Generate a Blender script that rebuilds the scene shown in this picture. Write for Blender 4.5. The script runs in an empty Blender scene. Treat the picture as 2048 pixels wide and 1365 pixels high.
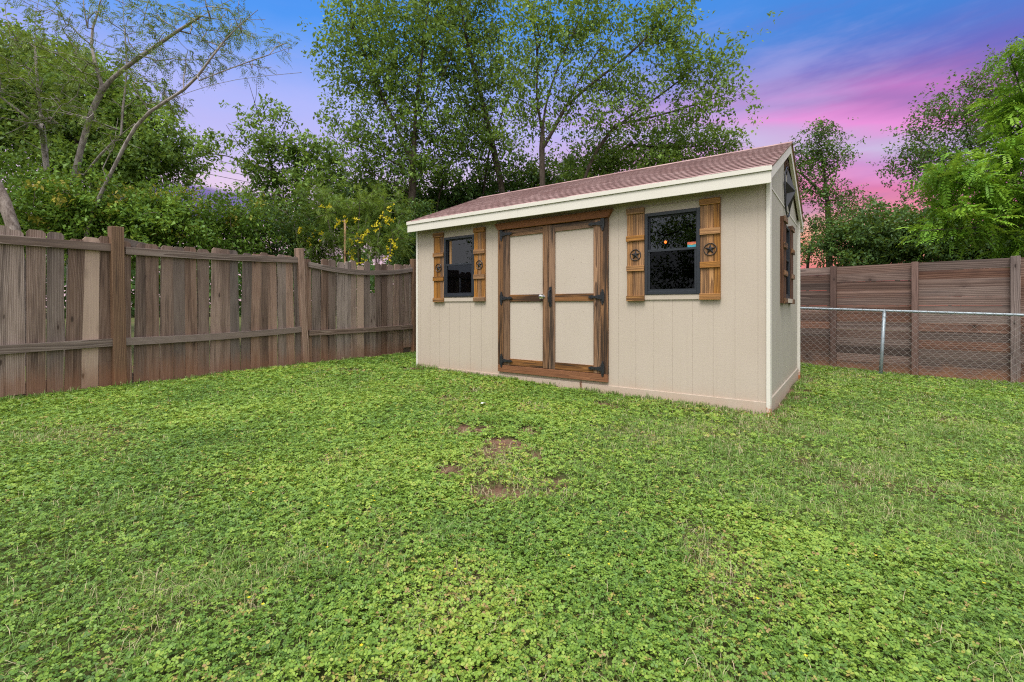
import bpy, math, random
import numpy as np
from mathutils import Matrix, Vector

random.seed(7)
RNG = np.random.default_rng(11)
sc = bpy.context.scene
COL = sc.collection
R = math.radians

# ------------------------------------------------------------------ basic measures
CAMZ = 1.05            # eye height above the ground at the shed's near corner
FPX = 935.0            # focal length in pixels of a 2048 px wide frame
HOR = 614.0            # horizon row


def P(px, py, Y):
    """world point seen at photo pixel (px,py) that lies Y metres away"""
    return np.array([(px - 1024.0) / FPX * Y, Y, CAMZ + (HOR - py) / FPX * Y])


def lin(r, g, b):
    f = lambda c: (c / 255 / 12.92) if c / 255 <= .04045 else ((c / 255 + .055) / 1.055) ** 2.4
    return (f(r), f(g), f(b), 1.0)


# ------------------------------------------------------------------ object helpers
def link(o, parent=None):
    COL.objects.link(o)
    if parent is not None:
        o.parent = parent
    return o


def tag(o, label=None, cat=None, group=None, kind=None):
    if label: o['label'] = label
    if cat: o['category'] = cat
    if group: o['group'] = group
    if kind: o['kind'] = kind
    return o


def thing(name, label, cat, loc=(0, 0, 0), rotz=0, group=None):
    o = bpy.data.objects.new(name, None)
    o.empty_display_size = .2
    o.location = loc
    o.rotation_euler = (0, 0, rotz)
    link(o)
    return tag(o, label, cat, group)


class MB:
    """mesh builder: every piece carries a grain coordinate and a random tint"""

    def __init__(s):
        s.v, s.f, s.gc, s.rn = [], [], [], []

    def add(s, verts, faces, gc=None, rnd=None):
        n = len(s.v)
        verts = [tuple(map(float, p)) for p in verts]
        s.v += verts
        s.f += [tuple(n + i for i in f) for f in faces]
        off = (random.uniform(-.12, .12), random.uniform(-.12, .12), random.uniform(-40, 40))
        if gc is None: gc = verts
        s.gc += [(g[0] + off[0], g[1] + off[1], g[2] + off[2]) for g in gc]
        r = random.random() if rnd is None else rnd
        s.rn += [r] * len(verts)

    def box(s, lo, hi, axis='z', M=None, rnd=None):
        c = [(lo[i] + hi[i]) / 2 for i in range(3)]
        h = [(hi[i] - lo[i]) / 2 for i in range(3)]
        vs, gs = [], []
        for dx in (-1, 1):
            for dy in (-1, 1):
                for dz in (-1, 1):
                    l = (dx * h[0], dy * h[1], dz * h[2])
                    gs.append({'z': l, 'x': (l[1], l[2], l[0]), 'y': (l[0], l[2], l[1])}[axis])
                    p = Vector((c[0] + l[0], c[1] + l[1], c[2] + l[2]))
                    vs.append(M @ p if M is not None else p)
        fs = [(0, 1, 3, 2), (4, 6, 7, 5), (0, 4, 5, 1), (2, 3, 7, 6), (0, 2, 6, 4), (1, 5, 7, 3)]
        s.add(vs, fs, gs, rnd)

    def prism(s, outline, y0, y1, M=None, axis='z', rnd=None):
        """outline: list of (x,z), counter-clockwise seen from -y; extruded from y0 to y1"""
        n = len(outline)
        vs = [(x, y0, z) for x, z in outline] + [(x, y1, z) for x, z in outline]
        gs = [(v[0], v[1], v[2]) if axis == 'z' else (v[1], v[2], v[0]) for v in vs]
        if M is not None: vs = [M @ Vector(v) for v in vs]
        fs = [tuple(range(n)), tuple(range(2 * n - 1, n - 1, -1))]
        fs += [(j, i, n + i, n + j) for i, j in ((k, (k + 1) % n) for k in range(n))]
        s.add(vs, fs, gs, rnd)

    def tube(s, pts, radii, sides=6, rnd=None, cap=True):
        pts = np.asarray(pts, float)
        n = len(pts)
        if np.isscalar(radii): radii = [radii] * n
        T = np.gradient(pts, axis=0) if n > 1 else np.array([[0, 0, 1.]])
        T /= np.linalg.norm(T, axis=1)[:, None] + 1e-9
        ref = np.array([0.31, 0.2, 0.93]) if abs(T[0][2]) < .8 else np.array([1., .1, 0])
        vs, gs, L = [], [], 0
        for i in range(n):
            a = np.cross(T[i], ref); a /= np.linalg.norm(a) + 1e-9
            b = np.cross(T[i], a)
            if i: L += np.linalg.norm(pts[i] - pts[i - 1])
            for k in range(sides):
                t = 2 * math.pi * k / sides
                d = (a * math.cos(t) + b * math.sin(t)) * radii[i]
                vs.append(pts[i] + d)
                gs.append((math.cos(t) * radii[i], math.sin(t) * radii[i], L))
        fs = []
        for i in range(n - 1):
            for k in range(sides):
                k2 = (k + 1) % sides
                fs.append((i * sides + k, i * sides + k2, (i + 1) * sides + k2, (i + 1) * sides + k))
        if cap:
            fs.append(tuple(range(sides - 1, -1, -1)))
            fs.append(tuple((n - 1) * sides + k for k in range(sides)))
        s.add(vs, fs, gs, rnd)

    def build(s, name, m, parent=None, smooth=False, bevel=0):
        me = bpy.data.meshes.new(name)
        me.from_pydata(s.v, [], s.f)
        a = me.attributes.new('gc', 'FLOAT_VECTOR', 'POINT')
        a.data.foreach_set('vector', np.array(s.gc, dtype=np.float32).ravel())
        a = me.attributes.new('rnd', 'FLOAT', 'POINT')
        a.data.foreach_set('value', np.array(s.rn, dtype=np.float32))
        if smooth: me.shade_smooth()
        me.materials.append(m)
        o = bpy.data.objects.new(name, me)
        link(o, parent)
        if bevel:
            b = o.modifiers.new('bevel', 'BEVEL')
            b.width = bevel; b.segments = 1; b.limit_method = 'ANGLE'
        return o


def raw_mesh(name, V, nper, faces, tint, m, parent=None):
    """N repeated little pieces (nper verts each, quads listed in faces) as one mesh"""
    N = len(V) // nper
    faces = np.asarray(faces, np.int32)
    k = faces.shape[1]
    idx = (np.arange(N, dtype=np.int32)[:, None, None] * nper + faces[None]).reshape(-1)
    me = bpy.data.meshes.new(name)
    me.vertices.add(len(V))
    me.vertices.foreach_set('co', V.astype(np.float32).ravel())
    me.loops.add(len(idx))
    me.loops.foreach_set('vertex_index', idx)
    me.polygons.add(len(idx) // k)
    me.polygons.foreach_set('loop_start', np.arange(0, len(idx), k, dtype=np.int32))
    me.update()
    a = me.attributes.new('tint', 'FLOAT', 'POINT')
    a.data.foreach_set('value', np.repeat(tint, nper).astype(np.float32))
    me.materials.append(m)
    o = bpy.data.objects.new(name, me)
    return link(o, parent)


# ------------------------------------------------------------------ materials
class NT:
    def __init__(s, name, world=None):
        if world is None:
            s.m = bpy.data.materials.new(name); s.m.use_nodes = True
            s.t = s.m.node_tree
        else:
            s.m = world; s.t = world.node_tree
        s.t.nodes.clear()

    def n(s, typ, **kw):
        nd = s.t.nodes.new(typ)
        for k, v in kw.items(): setattr(nd, k, v)
        return nd

    def set(s, sock, v):
        if isinstance(v, bpy.types.NodeSocket): s.t.links.new(v, sock)
        elif v is not None: sock.default_value = v

    def math(s, op, a, b=None, c=None, clamp=False):
        nd = s.n('ShaderNodeMath', operation=op, use_clamp=clamp)
        s.set(nd.inputs[0], a); s.set(nd.inputs[1], b); s.set(nd.inputs[2], c)
        return nd.outputs[0]

    def attr(s, name, out='Fac'):
        nd = s.n('ShaderNodeAttribute', attribute_name=name)
        return nd.outputs[out]

    def mapping(s, vec, scale=(1, 1, 1), loc=(0, 0, 0), rot=(0, 0, 0)):
        nd = s.n('ShaderNodeMapping')
        s.set(nd.inputs['Vector'], vec)
        nd.inputs['Scale'].default_value = scale
        nd.inputs['Location'].default_value = loc
        nd.inputs['Rotation'].default_value = rot
        return nd.outputs[0]

    def noise(s, vec, scale=5, detail=3, rough=.55, dist=0, out='Fac'):
        nd = s.n('ShaderNodeTexNoise')
        s.set(nd.inputs['Vector'], vec)
        nd.inputs['Scale'].default_value = scale
        nd.inputs['Detail'].default_value = detail
        nd.inputs['Roughness'].default_value = rough
        nd.inputs['Distortion'].default_value = dist
        return nd.outputs[out]

    def ramp(s, fac, stops, interp='LINEAR'):
        nd = s.n('ShaderNodeValToRGB')
        cr = nd.color_ramp
        cr.interpolation = interp
        while len(cr.elements) < len(stops): cr.elements.new(.5)
        for e, (p, c) in zip(cr.elements, stops):
            e.position = p
            e.color = c if len(c) == 4 else (*c, 1)
        s.set(nd.inputs[0], fac)
        return nd.outputs[0]

    def smooth(s, v, a, b, lo=0., hi=1.):
        nd = s.n('ShaderNodeMapRange', interpolation_type='SMOOTHSTEP')
        s.set(nd.inputs[0], v)
        for i, x in enumerate((a, b, lo, hi)): nd.inputs[i + 1].default_value = x
        return nd.outputs[0]

    def mix(s, fac, a, b, mode='MIX'):
        nd = s.n('ShaderNodeMix', data_type='RGBA', blend_type=mode)
        s.set(nd.inputs[0], fac); s.set(nd.inputs[6], a); s.set(nd.inputs[7], b)
        return nd.outputs[2]

    def bump(s, h, strength=.4, dist=.005, normal=None):
        nd = s.n('ShaderNodeBump')
        nd.inputs['Strength'].default_value = strength
        nd.inputs['Distance'].default_value = dist
        s.set(nd.inputs['Height'], h)
        if normal is not None: s.set(nd.inputs['Normal'], normal)
        return nd.outputs[0]

    def principled(s, color, rough=.7, spec=.3, metal=0., normal=None):
        b = s.n('ShaderNodeBsdfPrincipled')
        s.set(b.inputs['Base Color'], color)
        s.set(b.inputs['Roughness'], rough)
        b.inputs['Specular IOR Level'].default_value = spec
        b.inputs['Metallic'].default_value = metal
        if normal is not None: s.set(b.inputs['Normal'], normal)
        return b.outputs[0]

    def out(s, shader):
        o = s.n('ShaderNodeOutputMaterial')
        s.t.links.new(shader, o.inputs[0])
        return s.m


def wood(name, light, mid, dark, streak, streak_amt=.6, ring=26., mud=None, mudh=.35, var=.35, rough=.75, knots=True,
         spec=.2, pale=None, zoff=0., satv=.4, mudk=.55, char=0):
    """solid sawn timber from the board's own grain coordinate (z along the grain)"""
    t = NT(name)
    gc = t.attr('gc', 'Vector')
    rnd = t.attr('rnd')
    warp = t.noise(t.mapping(gc, (5, 5, 1.1)), 1, 2, .5, out='Color')
    w2 = t.n('ShaderNodeVectorMath', operation='SCALE'); t.set(w2.inputs[0], warp); w2.inputs['Scale'].default_value = .045
    gv = t.n('ShaderNodeVectorMath', operation='ADD'); t.set(gv.inputs[0], t.mapping(gc, (1, 1, .012))); t.set(gv.inputs[1], w2.outputs[0])
    wv = t.n('ShaderNodeTexWave', wave_type='RINGS', rings_direction='Z', wave_profile='SAW')
    t.set(wv.inputs['Vector'], gv.outputs[0])
    wv.inputs['Scale'].default_value = ring
    wv.inputs['Distortion'].default_value = 1.2
    wv.inputs['Detail'].default_value = 2
    wv.inputs['Detail Scale'].default_value = 1.5
    rings = wv.outputs['Fac']
    fib = t.noise(t.mapping(gc, (230, 230, 5)), 1, 3, .65)
    mot = t.noise(t.mapping(gc, (9, 9, 1.6)), 1, 4, .6)
    fac = t.math('ADD', t.math('MULTIPLY', rings, .42), t.math('MULTIPLY', fib, .42))
    fac = t.math('ADD', fac, t.math('MULTIPLY', mot, .25))
    col = t.ramp(fac, [(.25, light), (.52, mid), (.85, dark)])
    # weather streaks along the grain
    st = t.noise(t.mapping(gc, (26, 26, 1.2)), 1, 4, .6)
    col = t.mix(t.math('MULTIPLY', t.smooth(st, .52, .7), streak_amt), col, streak)
    if char:
        s2 = t.noise(t.mapping(gc, (15, 15, .8)), 1, 3, .55)
        s3 = t.noise(t.mapping(gc, (70, 70, 2.2)), 1, 3, .6)
        cm_ = t.math('MULTIPLY', t.smooth(t.math('ADD', s2, t.math('MULTIPLY', t.math('SUBTRACT', s3, .5), .5)), .47, .66), char)
        col = t.mix(cm_, col, streak)
    if pale is not None:
        col = t.mix(t.math('MULTIPLY', t.smooth(rnd, .985, .995), .72), col, pale)
    # board to board variation
    v = t.math('ADD', t.math('MULTIPLY', rnd, var), 1 - var / 2)
    hs = t.n('ShaderNodeHueSaturation')
    t.set(hs.inputs['Color'], col); t.set(hs.inputs['Value'], v)
    t.set(hs.inputs['Saturation'], t.math('ADD', t.math('MULTIPLY', t.math('FRACT', t.math('MULTIPLY', rnd, 7.31)), satv), 1 - satv * .5))
    col = hs.outputs[0]
    height = fac
    if knots:
        vo = t.n('ShaderNodeTexVoronoi', feature='F1')
        t.set(vo.inputs['Vector'], t.mapping(gc, (7, 2.2, 2.4)))
        vo.inputs['Scale'].default_value = 1
        kd = t.math('ADD', vo.outputs['Distance'], t.math('MULTIPLY', t.noise(t.mapping(gc, (40, 40, 20)), 1, 2), .05))
        k1 = t.smooth(kd, .13, .07)
        k2 = t.math('MULTIPLY', t.smooth(kd, .30, .14), .28)
        col = t.mix(k2, col, dark)
        col = t.mix(t.math('MULTIPLY', k1, .85), col, tuple(c * .45 for c in dark[:3]) + (1,))
    if mud is not None:
        geo = t.n('ShaderNodeNewGeometry')
        xyz = t.n('ShaderNodeSeparateXYZ'); t.set(xyz.inputs[0], geo.outputs['Position'])
        # height over the sloping ground
        z = t.math('ADD', xyz.outputs['Z'], t.math('MULTIPLY', xyz.outputs['X'], .022))
        nz = t.noise(geo.outputs['Position'], 3.2, 4, .6)
        nf = t.noise(t.mapping(gc, (60, 60, 3)), 1, 3, .6)
        z = t.math('ADD', z, t.math('MULTIPLY', t.math('SUBTRACT', nz, .5), .35))
        z = t.math('ADD', z, t.math('MULTIPLY', t.math('SUBTRACT', nf, .5), .25))
        col = t.mix(t.math('MULTIPLY', t.smooth(z, mudh + zoff, .04 + zoff), mudk), col, mud)
    b = t.bump(height, .35, .004)
    return t.out(t.principled(col, rough, spec, 0, b))


def leafmat(name, stops, transl=.32, rough=.5, spec=.25):
    t = NT(name)
    tint = t.attr('tint')
    col = t.ramp(tint, stops)
    geo = t.n('ShaderNodeNewGeometry')
    p = t.n('ShaderNodeBsdfPrincipled')
    t.set(p.inputs['Base Color'], col)
    p.inputs['Roughness'].default_value = rough
    p.inputs['Specular IOR Level'].default_value = spec
    tr = t.n('ShaderNodeBsdfTranslucent')
    t.set(tr.inputs[0], t.mix(.5, col, (.30, .38, .03, 1), 'MIX'))
    mx = t.n('ShaderNodeMixShader')
    mx.inputs[0].default_value = transl
    t.t.links.new(p.outputs[0], mx.inputs[1]); t.t.links.new(tr.outputs[0], mx.inputs[2])
    return t.out(mx.outputs[0])


def simple(name, col, rough=.6, spec=.3, metal=0., nscale=0, namt=.2, bump=0., bscale=200):
    t = NT(name)
    c = col
    tc = t.n('ShaderNodeTexCoord').outputs['Object']
    if nscale:
        nz = t.noise(tc, nscale, 5, .6)
        c = t.mix(t.math('MULTIPLY', t.smooth(nz, .3, .75), namt), col, tuple(x * .45 for x in col[:3]) + (1,))
    nb = None
    if bump: nb = t.bump(t.noise(tc, bscale, 3, .6), bump, .002)
    return t.out(t.principled(c, rough, spec, metal, nb))


MAT = {}
MAT['fence'] = wood('weathered_cedar', (.385, .300, .262, 1), (.235, .166, .136, 1), (.088, .055, .042, 1), (.062, .043, .036, 1), .75,
                    mud=(.24, .105, .055, 1), mudh=.36, var=.75, pale=(.33, .225, .165, 1), zoff=.06, satv=.6, char=.45)
MAT['fence_post'] = wood('brown_post', (.25, .165, .11, 1), (.165, .10, .066, 1), (.07, .040, .028, 1), (.05, .034, .028, 1), .6,
                         mud=(.24, .105, .055, 1), mudh=.35, var=.25, zoff=.06)
MAT['fence_rail'] = wood('grey_rail', (.27, .215, .19, 1), (.175, .13, .11, 1), (.075, .052, .042, 1), (.07, .054, .05, 1), .6, var=.25)
MAT['board_fence'] = wood('dark_pine_boards', (.25, .165, .138, 1), (.132, .080, .064, 1), (.038, .020, .016, 1), (.065, .045, .045, 1), .6, ring=12,
                          mud=(.25, .115, .062, 1), mudh=.30, var=.85, zoff=.02, satv=.7, mudk=.85)
MAT['board_post'] = wood('grey_pine_post', (.23, .165, .15, 1), (.14, .095, .084, 1), (.05, .032, .028, 1), (.06, .04, .04, 1), .55,
                         mud=(.22, .10, .055, 1), mudh=.25, var=.6, zoff=.02, satv=.6)
MAT['stain'] = wood('burnt_stained_pine', (.36, .195, .100, 1), (.215, .108, .052, 1), (.055, .026, .015, 1), (.022, .014, .011, 1), .8, var=.45,
                    rough=.6, spec=.3, satv=.35, char=.9)
MAT['honey'] = wood('honey_stained_pine', (.47, .255, .105, 1), (.32, .155, .058, 1), (.10, .044, .018, 1), (.045, .022, .013, 1), .7, var=.4,
                    rough=.6, spec=.3, satv=.3, char=.6)
MAT['dark_stain'] = wood('dark_stained_pine', (.17, .085, .05, 1), (.10, .048, .030, 1), (.035, .018, .012, 1), (.02, .013, .01, 1), .6, var=.3, satv=.2, char=.5)
MAT['redwood'] = wood('red_stained_pine', (.32, .135, .055, 1), (.215, .080, .030, 1), (.085, .030, .013, 1), (.06, .025, .014, 1), .5, var=.2,
                      rough=.6, spec=.3, satv=.15)
MAT['plain_wood'] = wood('bare_pine', (.40, .26, .16, 1), (.30, .18, .10, 1), (.16, .09, .05, 1), (.12, .07, .05, 1), .3, var=.2)


def siding_mat(name, base, streaky=.25):
    t = NT(name)
    tc = t.n('ShaderNodeTexCoord').outputs['Object']
    big = t.noise(tc, 1.3, 4, .6)
    fine = t.noise(t.mapping(tc, (60, 60, 9)), 1, 4, .65)
    horiz = t.noise(t.mapping(tc, (9, 9, 120)), 1, 4, .65)
    vert = t.noise(t.mapping(tc, (45, 45, .9)), 1, 4, .6)
    c = t.mix(t.math('MULTIPLY', t.smooth(big, .35, .75), .22), base, (base[0] * .8, base[1] * .77, base[2] * .73, 1))
    c = t.mix(t.math('MULTIPLY', t.smooth(vert, .5, .72), streaky), c, (base[0] * .72, base[1] * .69, base[2] * .62, 1))
    sx = t.n('ShaderNodeSeparateXYZ'); t.set(sx.inputs[0], tc)
    # red soil splashed up the foot of the wall
    z = t.math('ADD', sx.outputs['Z'], t.math('MULTIPLY', t.math('SUBTRACT', t.noise(tc, 5, 5, .65), .5), .30))
    z = t.math('ADD', z, t.math('MULTIPLY', sx.outputs['X'], .012))
    c = t.mix(t.math('MULTIPLY', t.smooth(z, .34, -.02), .6), c, (.45, .295, .215, 1))
    dxj = t.math('ABSOLUTE', t.math('SUBTRACT', sx.outputs['X'], t.math('ADD', 2.85, t.math('MULTIPLY', t.noise(tc, 40, 3), .03))))
    jt = t.math('MULTIPLY', t.smooth(dxj, .022, .006), t.smooth(sx.outputs['Z'], .20, .13))
    c = t.mix(t.math('MULTIPLY', jt, .8), c, (.20, .085, .04, 1))
    # little scuffs
    sp = t.noise(tc, 30, 2, .5)
    c = t.mix(t.math('MULTIPLY', t.smooth(sp, .735, .765), .6), c, (.2, .15, .12, 1))
    h = t.math('ADD', t.math('MULTIPLY', horiz, .6), t.math('MULTIPLY', fine, .6))
    return t.out(t.principled(c, .72, .25, 0, t.bump(h, .28, .004)))


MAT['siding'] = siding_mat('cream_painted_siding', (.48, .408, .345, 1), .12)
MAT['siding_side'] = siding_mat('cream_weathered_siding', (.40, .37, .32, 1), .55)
MAT['door_panel'] = siding_mat('cream_door_panel', (.49, .42, .362, 1), .06)


def trim_mat():
    t = NT('white_painted_trim')
    tc = t.n('ShaderNodeTexCoord').outputs['Object']
    c = t.mix(t.math('MULTIPLY', t.smooth(t.noise(tc, 3, 4, .6), .4, .75), .25), (.67, .635, .58, 1), (.58, .54, .46, 1))
    sx = t.n('ShaderNodeSeparateXYZ'); t.set(sx.inputs[0], tc)
    z = t.math('ADD', sx.outputs['Z'], t.math('MULTIPLY', t.math('SUBTRACT', t.noise(tc, 30, 4, .7), .5), .22))
    c = t.mix(t.smooth(z, .12, .02), c, (.42, .14, .045, 1))
    nb = t.bump(t.noise(t.mapping(tc, (30, 30, 30)), 1, 3), .12, .003)
    return t.out(t.principled(c, .5, .35, 0, nb))


MAT['trim'] = trim_mat()


def shingle_mat():
    t = NT('faded_red_shingles')
    tc = t.n('ShaderNodeTexCoord').outputs['Object']
    rnd = t.attr('rnd')
    c = t.ramp(rnd, [(0, (.262, .158, .152, 1)), (.5, (.325, .208, .200, 1)), (1, (.395, .265, .255, 1))])
    c = t.mix(t.math('LESS_THAN', rnd, -.2), c, (.095, .058, .055, 1))  # strip colour: dark cut asphalt with the course shadow painted in
    gr = t.noise(tc, 420, 2, .7)
    c = t.mix(t.math('MULTIPLY', t.smooth(gr, .45, .7), .35), c, (.14, .065, .062, 1))
    gr2 = t.noise(tc, 300, 2, .7)
    c = t.mix(t.math('MULTIPLY', t.smooth(gr2, .58, .75), .4), c, (.48, .33, .31, 1))
    bl = t.noise(tc, 1.6, 5, .65)
    c = t.mix(t.math('MULTIPLY', t.smooth(bl, .5, .75), .45), c, (.16, .085, .075, 1))
    return t.out(t.principled(c, .9, .15, 0, t.bump(gr, .6, .003)))


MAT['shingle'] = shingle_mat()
MAT['black'] = simple('black_painted_metal', (.018, .019, .024, 1), .45, .5, 0, 40, .4, .25, 300)
MAT['star_black'] = simple('black_star_metal', (.022, .022, .028, 1), .38, .5, 0, 12, .4)
MAT['frame_black'] = simple('dark_vinyl_frame', (.020, .024, .034, 1), .42, .5, 0, 6, .3)
MAT['chrome'] = simple('chrome', (.75, .75, .76, 1), .18, .5, 1.)
MAT['galv'] = simple('galvanised_steel', (.27, .315, .35, 1), .48, .5, .4, 9, .35, .1, 120)
MAT['wire'] = simple('galvanised_wire', (.38, .34, .34, 1), .5, .4, .35)
MAT['inside'] = simple('inside_plywood', (.10, .075, .055, 1), .9, .1, 0, 4, .5)
MAT['vent'] = simple('brown_vent', (.10, .055, .035, 1), .8, .2, 0, 30, .4)
MAT['cable'] = simple('power_cable', (.03, .03, .035, 1), .7, .2)
MAT['white'] = simple('white_paper', (.55, .55, .53, 1), .8, .2)


def bark_mat(name, a, b, c):
    t = NT(name)
    gc = t.attr('gc', 'Vector')
    tc = t.n('ShaderNodeTexCoord').outputs['Object']
    n1 = t.noise(t.mapping(tc, (26, 26, 7)), 1, 5, .7)
    n2 = t.noise(tc, 4, 4, .6)
    col = t.ramp(n1, [(.3, c), (.5, b), (.72, a)])
    col = t.mix(t.math('MULTIPLY', t.smooth(n2, .5, .7), .6), col, a)
    return t.out(t.principled(col, .9, .15, 0, t.bump(n1, .6, .02)))


MAT['bark_grey'] = bark_mat('grey_bark', (.34, .29, .26, 1), (.20, .16, .14, 1), (.08, .06, .05, 1))
MAT['bark_pale'] = bark_mat('pale_grey_bark', (.42, .38, .36, 1), (.27, .23, .22, 1), (.12, .10, .09, 1))
MAT['bark_dark'] = bark_mat('dark_bark', (.12, .095, .08, 1), (.07, .053, .043, 1), (.03, .022, .018, 1))


def glass_mat(name, tintc, refl):
    t = NT(name)
    tr = t.n('ShaderNodeBsdfTransparent'); tr.inputs[0].default_value = tintc
    gl = t.n('ShaderNodeBsdfGlossy'); gl.inputs['Roughness'].default_value = .015
    gl.inputs['Color'].default_value = (.9, .92, 1, 1)
    fr = t.n('ShaderNodeFresnel'); fr.inputs[0].default_value = 1.55
    tc = t.n('ShaderNodeTexCoord').outputs['Object']
    t.set(gl.inputs['Normal'], t.bump(t.noise(tc, 2.2, 2), .05, .01))
    mx = t.n('ShaderNodeMixShader')
    t.set(mx.inputs[0], t.math('MULTIPLY', fr.outputs[0], refl, clamp=True))
    t.t.links.new(tr.outputs[0], mx.inputs[1]); t.t.links.new(gl.outputs[0], mx.inputs[2])
    return t.out(mx.outputs[0])


MAT['glass'] = glass_mat('dark_window_glass', (.55, .59, .64, 1), 1.0)
MAT['screen'] = glass_mat('screened_glass', (.22, .24, .27, 1), .30)

# foliage (tint 0..1: old dark leaves -> young yellow-green leaves)
MAT['leaf_mid'] = leafmat('leaf_mid_green', [(0, (.056, .108, .026, 1)), (.5, (.140, .240, .050, 1)), (.85, (.23, .36, .068, 1)), (1, (.32, .46, .08, 1))])
MAT['leaf_dark'] = leafmat('leaf_dark_green', [(0, (.024, .054, .017, 1)), (.5, (.056, .115, .030, 1)), (.9, (.10, .19, .044, 1)), (1, (.17, .27, .055, 1))], .24)
MAT['leaf_bush'] = leafmat('leaf_bush_green', [(0, (.048, .105, .020, 1)), (.5, (.125, .240, .036, 1)), (.9, (.22, .36, .052, 1)), (1, (.36, .31, .05, 1))])
MAT['leaf_bright'] = leafmat('leaf_bright_green', [(0, (.06, .15, .016, 1)), (.5, (.16, .34, .030, 1)), (1, (.29, .48, .045, 1))], .36)
MAT['leaf_feather'] = leafmat('leaf_feathery_green', [(0, (.055, .095, .020, 1)), (.5, (.12, .185, .036, 1)), (1, (.20, .26, .05, 1))], .3)
MAT['leaf_fine'] = leafmat('leaf_fine_green', [(0, (.07, .13, .03, 1)), (.5, (.15, .24, .045, 1)), (1, (.25, .34, .06, 1))], .3)
MAT['petal'] = leafmat('yellow_petals', [(0, (.62, .48, .015, 1)), (1, (.72, .62, .04, 1))], .3)
MAT['clover'] = leafmat('clover_leaves', [(0, (.058, .125, .026, 1)), (.3, (.118, .225, .038, 1)), (.62, (.196, .315, .046, 1)), (.88, (.285, .39, .060, 1)),
                                          (.94, (.36, .34, .075, 1)), (1, (.30, .20, .085, 1))], .28, .45, .3)
MAT['crumb'] = leafmat('dry_crumbs', [(0, (.10, .055, .035, 1)), (.92, (.10, .055, .035, 1)), (.97, (.22, .13, .085, 1)), (1, (.40, .31, .24, 1))], .05, .9, .1)
MAT['blade'] = leafmat('grass_blades', [(0, (.075, .14, .034, 1)), (.5, (.15, .26, .055, 1)), (.85, (.23, .33, .085, 1)), (.93, (.42, .38, .20, 1)), (1, (.52, .42, .28, 1))], .25, .5)

# ------------------------------------------------------------------ ground
def vnoise(x, y, f, seed=0):
    x = np.asarray(x) * f + seed * 17.3; y = np.asarray(y) * f + seed * 5.7
    xi = np.floor(x).astype(np.int64); yi = np.floor(y).astype(np.int64)
    fx = x - xi; fy = y - yi
    fx = fx * fx * (3 - 2 * fx); fy = fy * fy * (3 - 2 * fy)

    def h(a, b):
        n = (a * 374761393 + b * 668265263 + seed * 1274126177) & 0x7fffffff
        n = ((n ^ (n >> 13)) * 1274126177) & 0x7fffffff
        return ((n ^ (n >> 16)) & 0xffff) / 65535.0
    return (h(xi, yi) * (1 - fx) + h(xi + 1, yi) * fx) * (1 - fy) + (h(xi, yi + 1) * (1 - fx) + h(xi + 1, yi + 1) * fx) * fy


def fbm(x, y, f, seed=0, oct=3):
    s, a, t = 0, 1, 0
    for k in range(oct):
        s = s + a * vnoise(x, y, f * 2 ** k, seed + k); t += a; a *= .5
    return s / t


def plane_z(x, y):
    return -.022 * np.clip(x, -12, 12) + .006 * np.clip(y, -5, 14) + .03


def GZ(x, y):
    x = np.asarray(x, float); y = np.asarray(y, float)
    near = np.clip(1 - (np.abs(x) - 9) / 4, 0, 1) * np.clip(1 - (np.abs(y - 4) - 8) / 4, 0, 1)
    return plane_z(x, y) + near * ((fbm(x, y, .9, 3) - .5) * .05 + (fbm(x, y, 5, 9, 2) - .5) * .014)


def GP(px, py):
    """ground point seen at a photo pixel"""
    z = 0.
    for _ in range(6):
        Y = (CAMZ - z) * FPX / (py - HOR); X = (px - 1024) / FPX * Y
        z = float(plane_z(X, Y))
    return X, Y


# shed frame: x along the front wall, y into the shed
SA = math.atan2(-.5874, .8093)
SX, SY = np.array([.8093, -.5874]), np.array([.5874, .8093])
SL, SD = 4.87, 3.2
S0 = np.array([.553 * 4.44, 4.44]) - SX * SL


def shed_local(x, y):
    dx, dy = x - S0[0], y - S0[1]
    return dx * SX[0] + dy * SX[1], dx * SY[0] + dy * SY[1]


BARE = []
for px, py, rx, ry in [(955, 857, .34, .15), (1048, 863, .26, .10), (1000, 884, .24, .10), (1072, 914, .07, .10), (962, 906, .16, .10),
                       (1030, 893, .20, .08), (985, 985, .14, .06), (1068, 988, .22, .05), (905, 940, .12, .08), (1110, 965, .14, .06),
                       (1216, 813, .17, .10), (912, 777, .24, .10), (946, 783, .10, .06), (880, 797, .16, .05), (703, 743, .32, .14), (822, 739, .30, .12),
                       (850, 752, .20, .08), (1640, 868, .10, .05)]:
    X, Y = GP(px, py)
    BARE.append((X, Y, rx, ry))


def bare(x, y):
    n = (fbm(x, y, 4.5, 21) - .5) * 1.5 + (fbm(x, y, 16, 31, 2) - .5) * .9
    b = np.full(np.shape(x), -9.)
    for cx, cy, rx, ry in BARE:
        b = np.maximum(b, 1 - np.sqrt(((x - cx) / rx) ** 2 + ((y - cy) / (ry * 2.2)) ** 2))
    lx, ly = shed_local(x, y)
    side = .75 - np.abs(lx - SL - .08) / .26
    side = np.where((ly > -.05) & (ly < SD + .4), side, -9)
    b = np.maximum(b, side)
    front = 1 - np.abs(ly + .03) / .06
    b = np.maximum(b, np.where((lx > -.1) & (lx < SL + .1), front * .8, -9))
    return np.clip((b - .16 + n * 1.05) * 1.3, 0, 1)


WORN = GP(1010, 905)


def dry(x, y):
    """thin, straw-coloured places in the lawn"""
    n = fbm(x, y, 2.1, 131, 4)
    w = .85 * np.exp(-((x - WORN[0]) / .55) ** 2 - ((y - WORN[1]) / .75) ** 2)
    return np.clip((n - .56) * 5.5 + w, 0, 1)


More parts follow.
